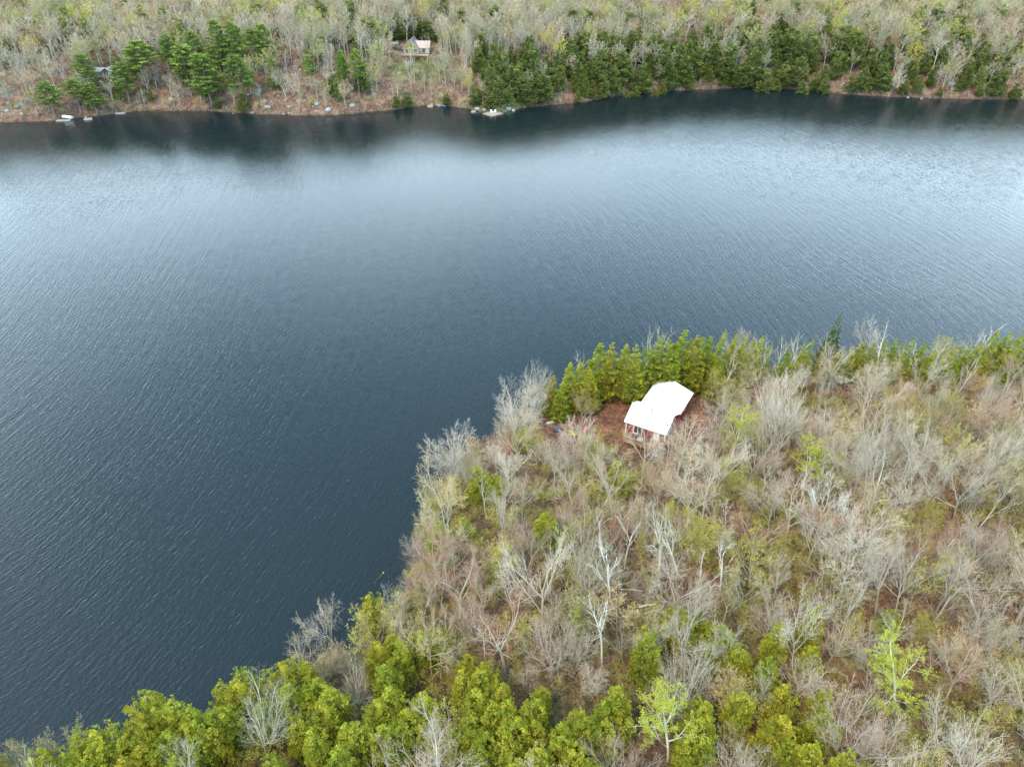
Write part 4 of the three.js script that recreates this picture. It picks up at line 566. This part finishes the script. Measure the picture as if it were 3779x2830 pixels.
  { const navy = mat(0.02, 0.035, 0.075, 0.6), t = thing('covered_grill', 'dark blue covered object with pale edges under the shore cedars', 'cover', 8.2, land(8.2, -98.6), -98.6, 0.4); mesh('cover', new THREE.SphereGeometry(0.75, 14, 8, 0, 6.3, 0, 1.6).scale(1.15, 0.95, 0.8), navy, t); for (const s of [-0.5, 0, 0.5]) mesh('strap', new THREE.TorusGeometry(0.745 * Math.sqrt(1 - s * s * 0.9), 0.02, 5, 18, Math.PI).rotateY(Math.PI / 2).scale(1, 0.97, 0.82).translate(s * 0.8, 0, 0), mat(0.4, 0.45, 0.55), t); }
  { const t = thing('canoe', 'pale blue-white canoe lying at the foot of the shore cedars', 'canoe', 7.6, land(7.6, -101.6) + 0.05, -101.6, 0.2); const g = new THREE.SphereGeometry(1, 20, 10, 0, 6.3, 0, 1.571).scale(1.5, 0.34, 0.36); mesh('hull', g, mat(0.34, 0.45, 0.48, 0.5), t); mesh('keel', box(2.4, 0.03, 0.04, 0, 0.325, 0), mat(0.5, 0.58, 0.6), t); }
  { const V = rng(5); for (const [x, z, l, a, lab] of [[-2.3, -94.9, 1.8, 0.4, 'bleached driftwood branch crossing another on the small beach'], [-1.7, -94.4, 1.6, 2.0, 'bleached driftwood branch lying on top of the other'], [-3.6, -93.2, 1.2, 1.2, 'short bleached driftwood stick at the edge of the beach']]) { const T = new Build(), d = [Math.cos(a) * l / 2, Math.sin(a) * l / 2]; T.tube([[-d[0], 0.08, -d[1]], [0, 0.14, 0.04], [d[0], 0.1, d[1]]], [0.05, 0.09, 0.04], 6, () => { const v = 0.85 + 0.3 * V(); return [v, v * 0.93, v * 0.88]; }); const o = mesh(numbered('driftwood'), T.geo(), BARK.pale, scene); o.position.set(x, land(x, z), z); tag(o, lab, 'driftwood'); } }
  { const t = thing('swim_float', 'small yellow float on a line in the shallow dark water', 'float', -18.8, 0.02, -68.9, 0.6), m = mat(0.40, 0.29, 0.06, 0.6); mesh('buoy', new THREE.SphereGeometry(0.15, 12, 8).scale(1, 0.7, 1), m, t); const T = new Build(); T.tube([[0, 0.04, 0], [-0.7, 0.03, 0.5], [-1.5, 0.03, 0.6], [-2.0, 0.03, 1.1]], [0.02, 0.02, 0.02, 0.02], 5, [1, 1, 1]); mesh('rope', T.geo(), vmat(0.22, 0.17, 0.07), t); }
}

// ---------------------------------------------------------------- the far shore
{
  const R = rng(7007), fs = [];
  const farFree = (x, z, r) => fs.every(([a, b, c]) => (a - x) ** 2 + (b - z) ** 2 > (r + c) ** 2);
  FAR_PINES.forEach(([x, z, h, w], i) => { plant('farpine', i, BARK.dark, [LEAF, LEAF2, LEAF][i % 3], 'pine_tree', located(`${tall(h, 16, 20)} ${w > 8 ? 'broad' : 'narrow'} feathery pine`, x, z), 'pine tree', x < -160 ? 'pines beside the grey cabin' : x < -100 ? 'pines of the stand on the far slope' : 'thin pines on the rocky slope', x, z, h, w * 1.2, 0, i * 1.3); fs.push([x, z, 2.2]); });
  FAR_HEMLOCKS.forEach(([x, z, h, w], i) => { const hi = shoreSide(x, z)[0] > 24; plant('hemlock', i, BARK.dark, [LEAF, LEAF2, LEAF][i % 3], 'hemlock_tree', located(`${tall(h, 11, 14)} ${w > 9 ? 'broad' : 'narrow'} dark hemlock ${hi ? 'inland' : 'at the waterline'}`, x, z), 'hemlock tree', hi ? 'hemlocks on the far hill' : 'hemlocks along the far waterline', x, z, h, w * 1.1, 0, i * 2.3); fs.push([x, z, 2.2]); });
  FAR_CEDARS.forEach(([x, z, h, w], i) => { plant('farcedar', i, BARK.brown, [LEAF, LEAF3][i % 2], 'cedar_tree', located(`${tall(h, 6, 9)} yellow-green waterline cedar`, x, z), 'cedar tree', 'small cedars along the far waterline', x, z, h, w * 0.8, 0, i); fs.push([x, z, 1.6]); });
  for (let k = 0; k < 1400; k++) {  // more dark crowns where the far shore is dense
    const x = -14 + 275 * R(), z = -332 - 80 * R(), [d] = shoreSide(x, z); if (d < 1.5 || d > 26 || !farFree(x, z, 1.3) || (x > 165 && R() < 0.65) || fs.length > 245) continue;
    const cedar = R() < 0.3 && d < 8, h = cedar ? 6 + 4 * R() : 9 + 6 * R();
    plant(cedar ? 'farcedar' : 'hemlock', k, BARK.dark, R() < 0.5 ? LEAF : LEAF2, cedar ? 'cedar_tree' : 'hemlock_tree', cedar ? located(`${tall(h, 6, 9)} yellow-green waterline cedar`, x, z) : located(`${tall(h, 11, 14)} slim dark hemlock ${d > 24 ? 'inland' : 'at the waterline'}`, x, z), cedar ? 'cedar tree' : 'hemlock tree', cedar ? 'small cedars along the far waterline' : d > 24 ? 'hemlocks on the far hill' : 'hemlocks along the far waterline', x, z, h, h * 0.5, 0, R() * 6); fs.push([x, z, 1.7]);
  }
  plant('snag', 0, BARK.pale, LEAF, 'dead_tree', 'grey dead conifer skeleton at the far waterline before the pines', 'dead tree', undefined, -164.5, -331.5, 11, 4, 0, 1); fs.push([-164.5, -331.5, 2]);
  plant('snag', 1, BARK.white, LEAF, 'dead_tree', 'white dead tree leaning over the far water before the cedars', 'dead tree', undefined, 110, -375.6, 6, 3, 0, 1);
  plant('birch', 2, BARK.white, LEAF, 'birch_tree', 'white birch with a yellow-green top rising above the far hemlocks', 'birch tree', undefined, -4, -349, 13, 4, 0, 1); fs.push([-4, -349, 2]);
  plant('poplar', 1, BARK.white, LEAF, 'poplar_tree', 'leafing pale tree standing before the beige chalet deck', 'poplar tree', undefined, -48.3, -364.5, 10, 4.5, 0, 2); fs.push([-48.3, -364.5, 2]);
  plant('maple', 2, BARK.tan, TWIG.tan, 'maple_tree', 'tan bare tree standing beside the large square dock', 'bare tree', undefined, -13.0, -331.5, 12, 5, 0, 2); fs.push([-13, -331.5, 2]);
  plant('oak', 0, BARK.pale, TWIG.pale, 'maple_tree', 'pale bare tree leaning out over the far water', 'bare tree', undefined, 180, -356.6, 13, 8, 3.5, 2); fs.push([180, -356.6, 3]);
  for (const [x, z] of [[-100.6, -331], [-93.5, -329.5]]) { plant('oak', x < -95 ? 0 : 1, BARK.pale, TWIG.grey, 'maple_tree', 'bare spreading tree with a pale trunk on the rocky far slope', 'bare tree', 'pale-trunked trees on the rocky slope', x, z, 14, 9, -2.5, 2); fs.push([x, z, 3]); }

  // buildings keep their ground clear
  fs.push([-48, -373, 8], [-41, -374, 6], [-184, -343, 6.5], [-47, -362, 4], [-184, -335, 3]);
  const cand = [];
  for (let k = 0; k < 90000 && cand.length < 3700; k++) {
    const x = -310 + 640 * R(), z = -305 - 190 * R(); if (Math.abs(x) > 0.62 * -z + 46) continue;
    const [d] = shoreSide(x, z); if (d < 1.8) continue;
    const bluff = x < -50 && d < 34, sparse = x > -125 && x < -55 && d < 30;
    if (sparse && R() < 0.55 || (bluff && R() < 0.3) || (x < -140 && d < 22 && R() < 0.45)) continue;
    if (x > 8 && d < 15 && R() < (x < 170 ? 0.55 : 0.3)) continue;
    const view = x > -57 && x < -36 && d < 34 && d > 6; if (view && R() < 0.88) continue;
    if (!farFree(x, z, 1.1)) continue; fs.push([x, z, 1.1]); cand.push([x, z, d]);
  }
  cand.sort((a, b) => Math.hypot(a[0], a[1]) - Math.hypot(b[0], b[1]));
  const farSets = { grey: 'grey', pink: 'pinkish', tan: 'tan', pale: 'silvery', russet: 'russet' }, leafSets = { sage: 'pale sage', lime: 'lime green', yellow: 'yellow-olive', greyolive: 'grey-green', grey: 'grey-budded', russet: 'russet-leaved', tan: 'straw-coloured' };
  const rest = { farbare: [[], [], []], farleaf: [[], []], hemlock: [[], [], []], farthin: [[], []] };
  let nb = 0, nl = 0, nt = 0;
  for (const [x, z, d] of cand) {
    const q = R(), n = Math.floor(R() * 6), h = (12 + 5.5 * R()) * (d < 8 ? 0.8 : 1), turn = R() * 6.28, green = fbm(x * 0.018 + 3, z * 0.02, 37, 3), east = smooth(-60, 120, x);
    if (d < 30 && x < 0 && x > -130 && q < 0.55) {
      if (nt++ < 150) plant('farthin', n, R() < 0.5 ? BARK.grey : BARK.pale, TWIG.grey, 'bare_sapling', located(`${tall(h, 13, 15.5)} thin bare grey tree`, x, z), 'bare tree', 'thin bare trees on the far slope', x, z, h * 0.85, h * 0.3, (R() - 0.5) * 1.5, turn); else rest.farthin[n % 2].push([x, z, h * 0.85, turn, [0.42, 0.39, 0.36]]);
    } else if (q < 0.46 - 0.12 * east) {
      const tw = ['grey', 'pink', 'grey', 'tan', 'pale', 'grey', 'tan', 'russet', 'pale', 'grey'][Math.floor(R() * 10)];
      if (nb++ < 260) plant('farbare', n, R() < 0.75 ? BARK.grey : BARK.pale, TWIG[tw], 'bare_tree', located(`${tall(h, 13, 15.5)} ${farSets[tw]} bare tree`, x, z), 'bare tree', `${farSets[tw]} bare trees on the far hill`, x, z, h, h * 0.58, (R() - 0.5) * 1.2, turn); else rest.farbare[n % 3].push([x, z, h, turn, TWIG[tw].color.toArray()]);
    } else if (q < 0.92) {
      const tw = R() < 0.35 + 0.6 * (green - 0.45) + 0.1 * east ? ['sage', 'lime', 'sage', 'sage', 'yellow', 'sage', 'lime'][Math.floor(R() * 7)] : ['greyolive', 'tan', 'sage', 'grey', 'sage', 'grey'][Math.floor(R() * 6)];
      if (nl++ < 260) plant('farleaf', n, R() < 0.75 ? BARK.grey : BARK.pale, TWIG[tw], 'leafing_tree', located(`${tall(h, 13, 15.5)} ${leafSets[tw]} leafing tree`, x, z), 'leafing tree', `${leafSets[tw]} leafing trees on the far hill`, x, z, h, h * 0.6, (R() - 0.5) * 1.2, turn); else rest.farleaf[n % 2].push([x, z, h, turn, TWIG[tw].color.toArray()]);
    } else rest.hemlock[n % 3].push([x, z, h * 0.85, turn, [1, 1, 1]]);
  }
  const wood = new THREE.Group(); wood.name = 'distant_forest'; tag(wood, 'distant mixed spring forest covering the top of the far hill', 'forest', null, 'stuff'); scene.add(wood);
  let nr = 0;
  for (const [kind, lists] of Object.entries(rest)) lists.forEach((list, v) => {
    if (!list.length) return; nr += list.length;
    const p = kinds[kind][v], m = new THREE.InstancedMesh(mergeGeometries([p.trunk, p.crown]), vmat(1, 1, 1), list.length), o = new THREE.Object3D(); m.name = 'trees'; m.castShadow = m.receiveShadow = true;
    list.forEach(([x, z, h, t, c], i) => { const s = h / p.H; o.position.set(x, land(x, z) - 0.1, z); o.rotation.set(0, t, 0); o.scale.set(s * 1.3, s, s * 1.3); o.updateMatrix(); m.setMatrixAt(i, o.matrix); m.setColorAt(i, lin(...c)); });
    wood.add(m);
  });
  console.log('far', cand.length, nb, nl, nt, 'rest', nr);

  const brush = new THREE.Group(); brush.name = 'undergrowth'; tag(brush, 'low brown and olive brush on the far slope above the waterline', 'undergrowth', null, 'stuff'); scene.add(brush);
  { const p = kinds.sapling[0], list = []; for (let k = 0; k < 9000 && list.length < 1500; k++) { const x = -250 + 520 * R(), z = -308 - 95 * R(), [d] = shoreSide(x, z); if (d < 0.8 || d > 38 || Math.hypot((x + 6) * 0.6, z + 331) < 7) continue; list.push([x, z]); }
    const m = new THREE.InstancedMesh(mergeGeometries([p.trunk, p.crown]), vmat(1, 1, 1), list.length), o = new THREE.Object3D(); m.name = 'shrubs';
    list.forEach(([x, z], i) => { const s = (0.25 + 0.5 * R()); o.position.set(x, land(x, z), z); o.rotation.set(0, R() * 6, 0); o.scale.set(s * 1.6, s, s * 1.6); o.updateMatrix(); m.setMatrixAt(i, o.matrix); const q = R(); m.setColorAt(i, q < 0.35 ? lin(0.36, 0.36, 0.13) : q < 0.7 ? lin(0.46, 0.33, 0.24) : lin(0.45, 0.42, 0.36)); }); brush.add(m); }

  // rocks
  const rockGeo = [1, 2, 3].map((s) => { const g = new THREE.IcosahedronGeometry(0.5, 2), p = g.attributes.position; for (let k = 0; k < p.count; k++) { const x = p.getX(k), y = p.getY(k), z = p.getZ(k), n = 0.72 + 0.5 * fbm(x * 3 + s * 9, y * 3 + z * 4, s, 3), c = Math.max(-0.4, Math.min(0.4, y)); p.setXYZ(k, x * n * 1.1, c * n, z * n); } g.computeVertexNormals(); return g; });
  const rockMat = [mat(0.25, 0.25, 0.235), mat(0.31, 0.305, 0.29), mat(0.19, 0.20, 0.175)];
  ROCKS.forEach(([x, z, w], i) => { const o = mesh(numbered('boulder'), rockGeo[i % 3], rockMat[(i * 5) % 3], scene), s = w * (land(x, z) < 1.5 ? 0.42 : 0.6); o.position.set(x, Math.max(-0.1, land(x, z)) + s * 0.12, z); o.scale.set(s * 1.2, s * (0.7 + 0.3 * R()), s); o.rotation.y = i * 1.9; tag(o, i === 0 ? 'large whitish boulder low on the rocky far slope' : land(x, z) < 1.5 ? 'grey boulder at the far waterline' : 'grey lichened boulder on the rocky far slope', 'boulder', i === 0 ? undefined : land(x, z) < 1.5 ? 'boulders at the far waterline' : 'boulders on the far slope'); });

  // beige chalet
  const BEIGE = mat(0.42, 0.37, 0.30), SLATE = mat(0.16, 0.145, 0.16, 0.8), PINK = mat(0.40, 0.30, 0.265, 0.7), DECK = mat(0.36, 0.24, 0.16), PALE = mat(0.50, 0.47, 0.41);
  {
    const y0 = 16.5, c = thing('chalet', 'beige chalet with arched windows and a steep gable above the far shore', 'house', -52.3, y0, -369.8, -0.05);
    mesh('foundation', box(7.2, 5, 9.6, 3.8, -2.62, -5.2), mat(0.13, 0.14, 0.16), c); mesh('foundation', box(4.7, 5, 5.6, 10.0, -2.62, -5.4), mat(0.13, 0.14, 0.16), c);
    mesh('wall', prism([[0.25, -0.1], [7.35, -0.1], [7.35, 2.3], [3.8, 6.05], [0.25, 2.3]], -10, -0.6), BEIGE, c);
    mesh('wall', prism([[2.2, -0.1], [8.2, -0.1], [8.2, 2.3], [5.2, 4.7], [2.2, 2.3]], 7.36, 12.3).rotateY(Math.PI / 2), BEIGE, c);
    const roof = new THREE.Group(); roof.name = 'roof'; c.add(roof);
    mesh('roof_panel', slab([[-0.25, 1.98, 0], [3.795, 6.32, 0.3], [3.795, 6.32, -10.6], [-0.25, 1.98, -10.6]], 0.18), SLATE, roof); mesh('roof_panel', slab([[3.805, 6.32, 0.3], [7.85, 1.98, 0], [7.85, 1.98, -10.6], [3.805, 6.32, -10.6]], 0.18), SLATE, roof);
    mesh('roof_panel', slab([[7.0, 2.25, -1.9], [12.7, 2.25, -1.9], [12.7, 4.95, -5.2], [5.4, 4.95, -5.2]], 0.15), PINK, roof); mesh('roof_panel', slab([[5.4, 4.95, -5.21], [12.7, 4.95, -5.21], [12.7, 2.25, -8.5], [7.0, 2.25, -8.5]], 0.15), PINK, roof);
    for (const [x, z] of [[4.8, -2.2], [5.9, -4.2], [4.6, -6]]) mesh('skylight', box(0.7, 0.06, 0.8, x, 6.32 - (x - 3.805) * 1.073 + 0.08, z, 0, 0, -0.82), GLASS, roof);
    mesh('fascia', slab([[-0.3, 2.0, 0.34], [-0.3, 2.0, 0.28], [3.8, 6.36, 0.28], [3.8, 6.36, 0.34]], 0.22), PALE, roof); mesh('fascia', slab([[3.8, 6.36, 0.34], [3.8, 6.36, 0.28], [7.9, 2.0, 0.28], [7.9, 2.0, 0.34]], 0.22), PALE, roof);
    mesh('stove_pipe', new THREE.CylinderGeometry(0.09, 0.09, 2.4, 8).translate(8.6, 5.4, -5.6), STEEL, roof);
    const arch = (x, w, y, h, r) => { const s = new THREE.Shape(); s.moveTo(x - w / 2, y); s.lineTo(x + w / 2, y); s.lineTo(x + w / 2, y + h); s.absarc(x, y + h, w / 2, 0, Math.PI); s.lineTo(x - w / 2, y); const g = new THREE.ExtrudeGeometry(s, { depth: 0.04, bevelEnabled: false }).translate(0, 0, -0.59), m = mesh('window', g, GLASS, c); mesh('frame', join([box(0.1, h, 0.1, x - w / 2, y + h / 2, -0.57), box(0.1, h, 0.1, x + w / 2, y + h / 2, -0.57), box(w, 0.1, 0.1, x, y, -0.57), box(w, 0.08, 0.09, x, y + h, -0.565)]), PALE, m); };
    arch(3.8, 1.35, 2.6, 0.9); arch(2.0, 1.0, 2.55, 0.05); arch(5.6, 1.0, 2.55, 0.05);
    for (const [x, w] of [[1.7, 1.3], [3.8, 1.7], [5.9, 1.3]]) { const m = mesh('window', box(w, 1.75, 0.05, x, 1.15, -0.58), GLASS, c); mesh('frame', join([box(0.1, 1.95, 0.1, x - w / 2 - 0.05, 1.15, -0.56), box(0.1, 1.95, 0.1, x + w / 2 + 0.05, 1.15, -0.56), box(w, 0.1, 0.1, x, 2.08, -0.56), box(0.07, 1.75, 0.09, x, 1.15, -0.555)]), PALE, m); }
    const d2 = mesh('window', box(1.6, 1.7, 0.05, 9.6, 1.05, -2.19), GLASS, c); mesh('frame', join([box(0.1, 1.9, 0.1, 8.75, 1.05, -2.17), box(0.1, 1.9, 0.1, 10.45, 1.05, -2.17), box(1.6, 0.1, 0.1, 9.6, 1.95, -2.17)]), PALE, d2);
    const deck = mesh('deck', box(14, 0.22, 3.4, 5.6, -0.25, 1.1), DECK, c); mesh('deck_edge', box(14.1, 0.2, 0.06, 5.6, -0.24, 2.84), mat(0.46, 0.33, 0.23), deck);
    for (let k = 0; k < 6; k++) mesh('deck_post', box(0.18, 5, 0.18, -1 + k * 2.65, -2.86, 2.6), mat(0.26, 0.2, 0.16), deck);
    const rail = new THREE.Group(); rail.name = 'railing'; c.add(rail); mesh('top_rail', box(14, 0.08, 0.1, 5.6, 0.85, 2.76), DECK, rail); for (let k = 0; k < 9; k++) mesh('post', box(0.1, 1.0, 0.1, -1.35 + k * 1.73, 0.35, 2.76), DECK, rail);
    const shed = thing('carport', 'dark green-roofed carport beside the beige chalet', 'carport', -56.5, land(-56.5, -373), -373, 0); mesh('roof', slab([[-2.2, 3.3, 2], [1.8, 3.3, 2], [1.8, 3.7, -2], [-2.2, 3.7, -2]], 0.12), mat(0.12, 0.17, 0.17), shed); for (const [x, z] of [[-2, 1.8], [1.6, 1.8], [-2, -1.8], [1.6, -1.8]]) mesh('post', box(0.14, 3.6, 0.14, x, 1.5, z), mat(0.2, 0.17, 0.15), shed);
  }
  // grey cabin
  {
    const y0 = 12.2, c = thing('grey_cabin', 'grey cabin with a low shingle roof and deck among the far pines', 'cabin', -189.6, y0, -340.8, -0.12), G = mat(0.24, 0.235, 0.23), RF = mat(0.25, 0.265, 0.285, 0.85), DK = mat(0.10, 0.085, 0.08);
    mesh('foundation', box(9.0, 3, 4.6, 5.2, -1.56, -4.2), DK, c);
    mesh('wall', box(5.0, 2.2, 5.2, 3.1, 1.05, -3.4), G, c); mesh('wall', prism([[5.62, -0.05], [9.6, -0.05], [9.6, 2.2], [7.6, 3.2], [5.62, 2.2]], -6.2, -0.7), mat(0.11, 0.115, 0.13), c);
    const roof = new THREE.Group(); roof.name = 'roof'; c.add(roof);
    mesh('roof_panel', slab([[0, 2.15, 0], [5.6, 2.15, 0], [5.6, 3.3, -3.2], [0.4, 3.3, -3.2]], 0.14), RF, roof); mesh('roof_panel', slab([[0.4, 3.3, -3.21], [5.6, 3.3, -3.21], [5.6, 2.15, -6.6], [0, 2.15, -6.6]], 0.14), RF, roof);
    mesh('roof_panel', slab([[5.2, 2.35, 0.3], [7.595, 3.6, 0.3], [7.595, 3.6, -6.6], [5.2, 2.35, -6.6]], 0.14), RF, roof); mesh('roof_panel', slab([[7.605, 3.6, 0.3], [10.2, 2.35, 0.3], [10.2, 2.35, -6.6], [7.605, 3.6, -6.6]], 0.14), RF, roof);
    for (const x of [1.9, 3.0, 4.4]) { const m = mesh('window', box(0.75, 1.2, 0.05, x, 1.15, -0.78), GLASS, c); mesh('frame', join([box(0.09, 1.35, 0.1, x - 0.4, 1.15, -0.76), box(0.09, 1.35, 0.1, x + 0.4, 1.15, -0.76)]), PALE, m); }
    for (const x of [6.1, 7.4, 8.7]) mesh('porch_post', box(0.14, 2.5, 0.14, x, 1.2, -0.2), PALE, c);
    const deck = mesh('deck', box(12.4, 0.25, 2.6, 5.2, -0.16, 0.4), mat(0.17, 0.15, 0.15), c); for (let k = 0; k < 6; k++) mesh('deck_post', box(0.15, 3, 0.15, -0.6 + k * 2.3, -1.8, 1.5), DK, deck);
    const rail = new THREE.Group(); rail.name = 'railing'; c.add(rail); mesh('top_rail', box(12.4, 0.08, 0.1, 5.2, 0.85, 1.65), mat(0.22, 0.185, 0.19), rail); mesh('lower_rail', box(12.4, 0.3, 0.05, 5.2, 0.4, 1.65), mat(0.19, 0.16, 0.165), rail);
  }
  // docks
  const plank = [mat(0.27, 0.25, 0.205), mat(0.23, 0.21, 0.175), mat(0.31, 0.285, 0.235)];
  const dock = (label, x, z, w, d, turn, edge) => {
    const t = thing('dock', label, 'dock', x, 0.32, z, turn); mesh('frame', join([box(w, 0.3, 0.12, 0, -0.1, d / 2 - 0.06), box(w, 0.3, 0.12, 0, -0.1, 0.06 - d / 2), box(0.12, 0.3, d - 0.25, w / 2 - 0.06, -0.1, 0), box(0.12, 0.3, d - 0.25, 0.06 - w / 2, -0.1, 0)]), edge, t);
    const n = Math.round(d / 0.3), g = box(w + 0.04, 0.05, d / n - 0.025); for (let k = 0; k < n; k++) { const p = mesh('plank', g, plank[(k * 5 + n) % 3], t); p.position.set(0, 0.078, -d / 2 + (k + 0.5) * d / n); }
    for (const [sx, sz] of [[-1, -1], [1, -1], [-1, 1], [1, 1]]) mesh('float', box(0.5, 0.35, 0.5, sx * (w / 2 - 0.5), -0.32, sz * (d / 2 - 0.5)), BLACK, t);
  };
  const E1 = mat(0.38, 0.365, 0.33), E2 = mat(0.34, 0.21, 0.14);
  dock('long pale dock carrying the white covered boat', -192.2, -313.2, 5.6, 1.7, 0.16, E1); dock('square floating dock off the far shore beside the covered boat dock', -182.8, -315.4, 3.2, 2.6, 0.5, E1); dock('flat grey dock against the bank below the pines', -173.2, -325.2, 4.0, 1.6, 0.1, E1);
  dock('pale square dock at the end of the wooden gangway', -37.3, -337.4, 2.4, 3.0, 0, E1); dock('small dark dock beside the gangway with a blue boat', -33.2, -338.2, 1.6, 2.4, 0.7, E2); dock('small reddish dock by the flat shore rocks', -17.2, -327.6, 1.9, 2.8, 0, E2); dock('large square wooden dock holding white chairs', -8.4, -324.0, 6.6, 6.2, 0.75, E2);
  { const t = thing('gangway', 'reddish wooden gangway from the far bank to the pale dock', 'gangway', -37.0, 0.45, -340.6); mesh('walkway', box(1.3, 0.1, 4.0, 0, 0, 0, 0.06), mat(0.36, 0.22, 0.14), t); for (const s of [-1, 1]) mesh('side_rail', box(0.06, 0.14, 4.0, s * 0.64, 0.1, 0, 0.06), E2, t); }
  const hull = (L, B, H) => { const b = new Build(), n = 9, rows = []; for (let k = 0; k <= n; k++) { const t = k / n, w = B / 2 * Math.pow(Math.sin(Math.min(1, t * 1.15 + 0.0) * 1.571), 0.6) * (t > 0.96 ? 0.96 : 1); rows.push([[-w, H, t], [-w * 0.7, 0.05, t], [w * 0.7, 0.05, t], [w, H, t]].map(([x, y]) => [x, y + (1 - t) * 0.12, (t - 0.5) * L])); } for (let k = 0; k < n; k++) for (let s = 0; s < 4; s++) { const q = [rows[k][s], rows[k + 1][s], rows[k + 1][(s + 1) % 4], rows[k][(s + 1) % 4]], o = b.p.length / 3; for (const v of q) { b.p.push(...v); b.n.push(0, 1, 0); b.c.push(1, 1, 1); } b.i.push(o, o + 1, o + 2, o, o + 2, o + 3); } const g = b.geo(); g.computeVertexNormals(); return g; };
  { const t = thing('covered_boat', 'white covered boat beside the long dock on the far shore', 'boat', -191.6, 0.35, -315.9, 1.4); mesh('hull', hull(4.4, 1.8, 0.7), WHITE, t); mesh('cover', new THREE.CylinderGeometry(0.5, 0.9, 4.0, 14, 1, false, 0, Math.PI).rotateZ(Math.PI / 2).rotateX(-Math.PI / 2).rotateY(Math.PI / 2).scale(1, 0.75, 1).translate(0, 0.7, 0), WHITE, t); mesh('bow_rail', box(0.9, 0.05, 0.05, 0, 0.95, -1.9), STEEL, t); }
  { const t = thing('rowing_boat', 'small blue boat tied beside the dark dock', 'boat', -31.6, 0.05, -337.2, 0.9); mesh('hull', hull(3.2, 1.3, 0.45), mat(0.08, 0.2, 0.36, 0.4), t); mesh('seat', box(1.0, 0.05, 0.3, 0, 0.42, 0.3), plank[0], t); }
  { const t = thing('swim_ladder', 'small white ladder at the corner of the square floating dock', 'ladder', -184.3, 0.42, -316.6, 0.5); for (const s of [-1, 1]) mesh('side_rail', box(0.06, 0.9, 0.06, s * 0.22, 0.3, 0), WHITE, t); for (let k = 0; k < 3; k++) mesh('rung', box(0.4, 0.05, 0.05, 0, 0.05 + k * 0.28, 0), WHITE, t); }
  const far = (label, x, y, z, turn, m) => { const t = thing('garden_chair', label, 'chair', x, y, z, turn); mesh('seat', box(0.7, 0.06, 0.7, 0, 0.4, 0, 0.2), m, t); mesh('backrest', box(0.72, 1.0, 0.06, 0, 0.8, -0.45, -0.35), m, t); for (const s of [-1, 1]) { mesh('armrest', box(0.16, 0.04, 0.8, s * 0.43, 0.64, 0), m, t); mesh('leg', box(0.07, 0.62, 0.1, s * 0.4, 0.31, 0.32), m, t); mesh('leg', box(0.07, 0.5, 0.1, s * 0.4, 0.25, -0.3), m, t); } };
  far('red garden chair on the lawn behind the far shore rocks', -12.4, land(-12.4, -335.2), -335.2, 0.2, mat(0.62, 0.05, 0.05)); far('white chair standing on the large square dock', -8.9, 0.43, -324.4, 0.6, WHITE); far('second white chair on the large square dock, turned away', -7.6, 0.43, -324.6, -0.5, mat(0.62, 0.68, 0.74));
  { const t = thing('grill', 'dark grill with a pale lid on the far lawn', 'grill', -8.0, land(-8, -334.2), -334.2); mesh('body', box(1.3, 0.45, 0.7, 0, 0.75, 0), mat(0.05, 0.06, 0.09), t); mesh('lid', new THREE.CylinderGeometry(0.35, 0.35, 1.25, 12, 1, false, 0, Math.PI).rotateZ(Math.PI / 2).rotateX(-Math.PI / 2).translate(0, 0.98, 0), mat(0.5, 0.53, 0.56, 0.4), t); for (const [x, z] of [[-0.5, -0.25], [0.5, -0.25], [-0.5, 0.25], [0.5, 0.25]]) mesh('leg', box(0.07, 0.55, 0.07, x, 0.27, z), BLACK, t); }
}

shade(scene);
renderer.render(scene, camera);
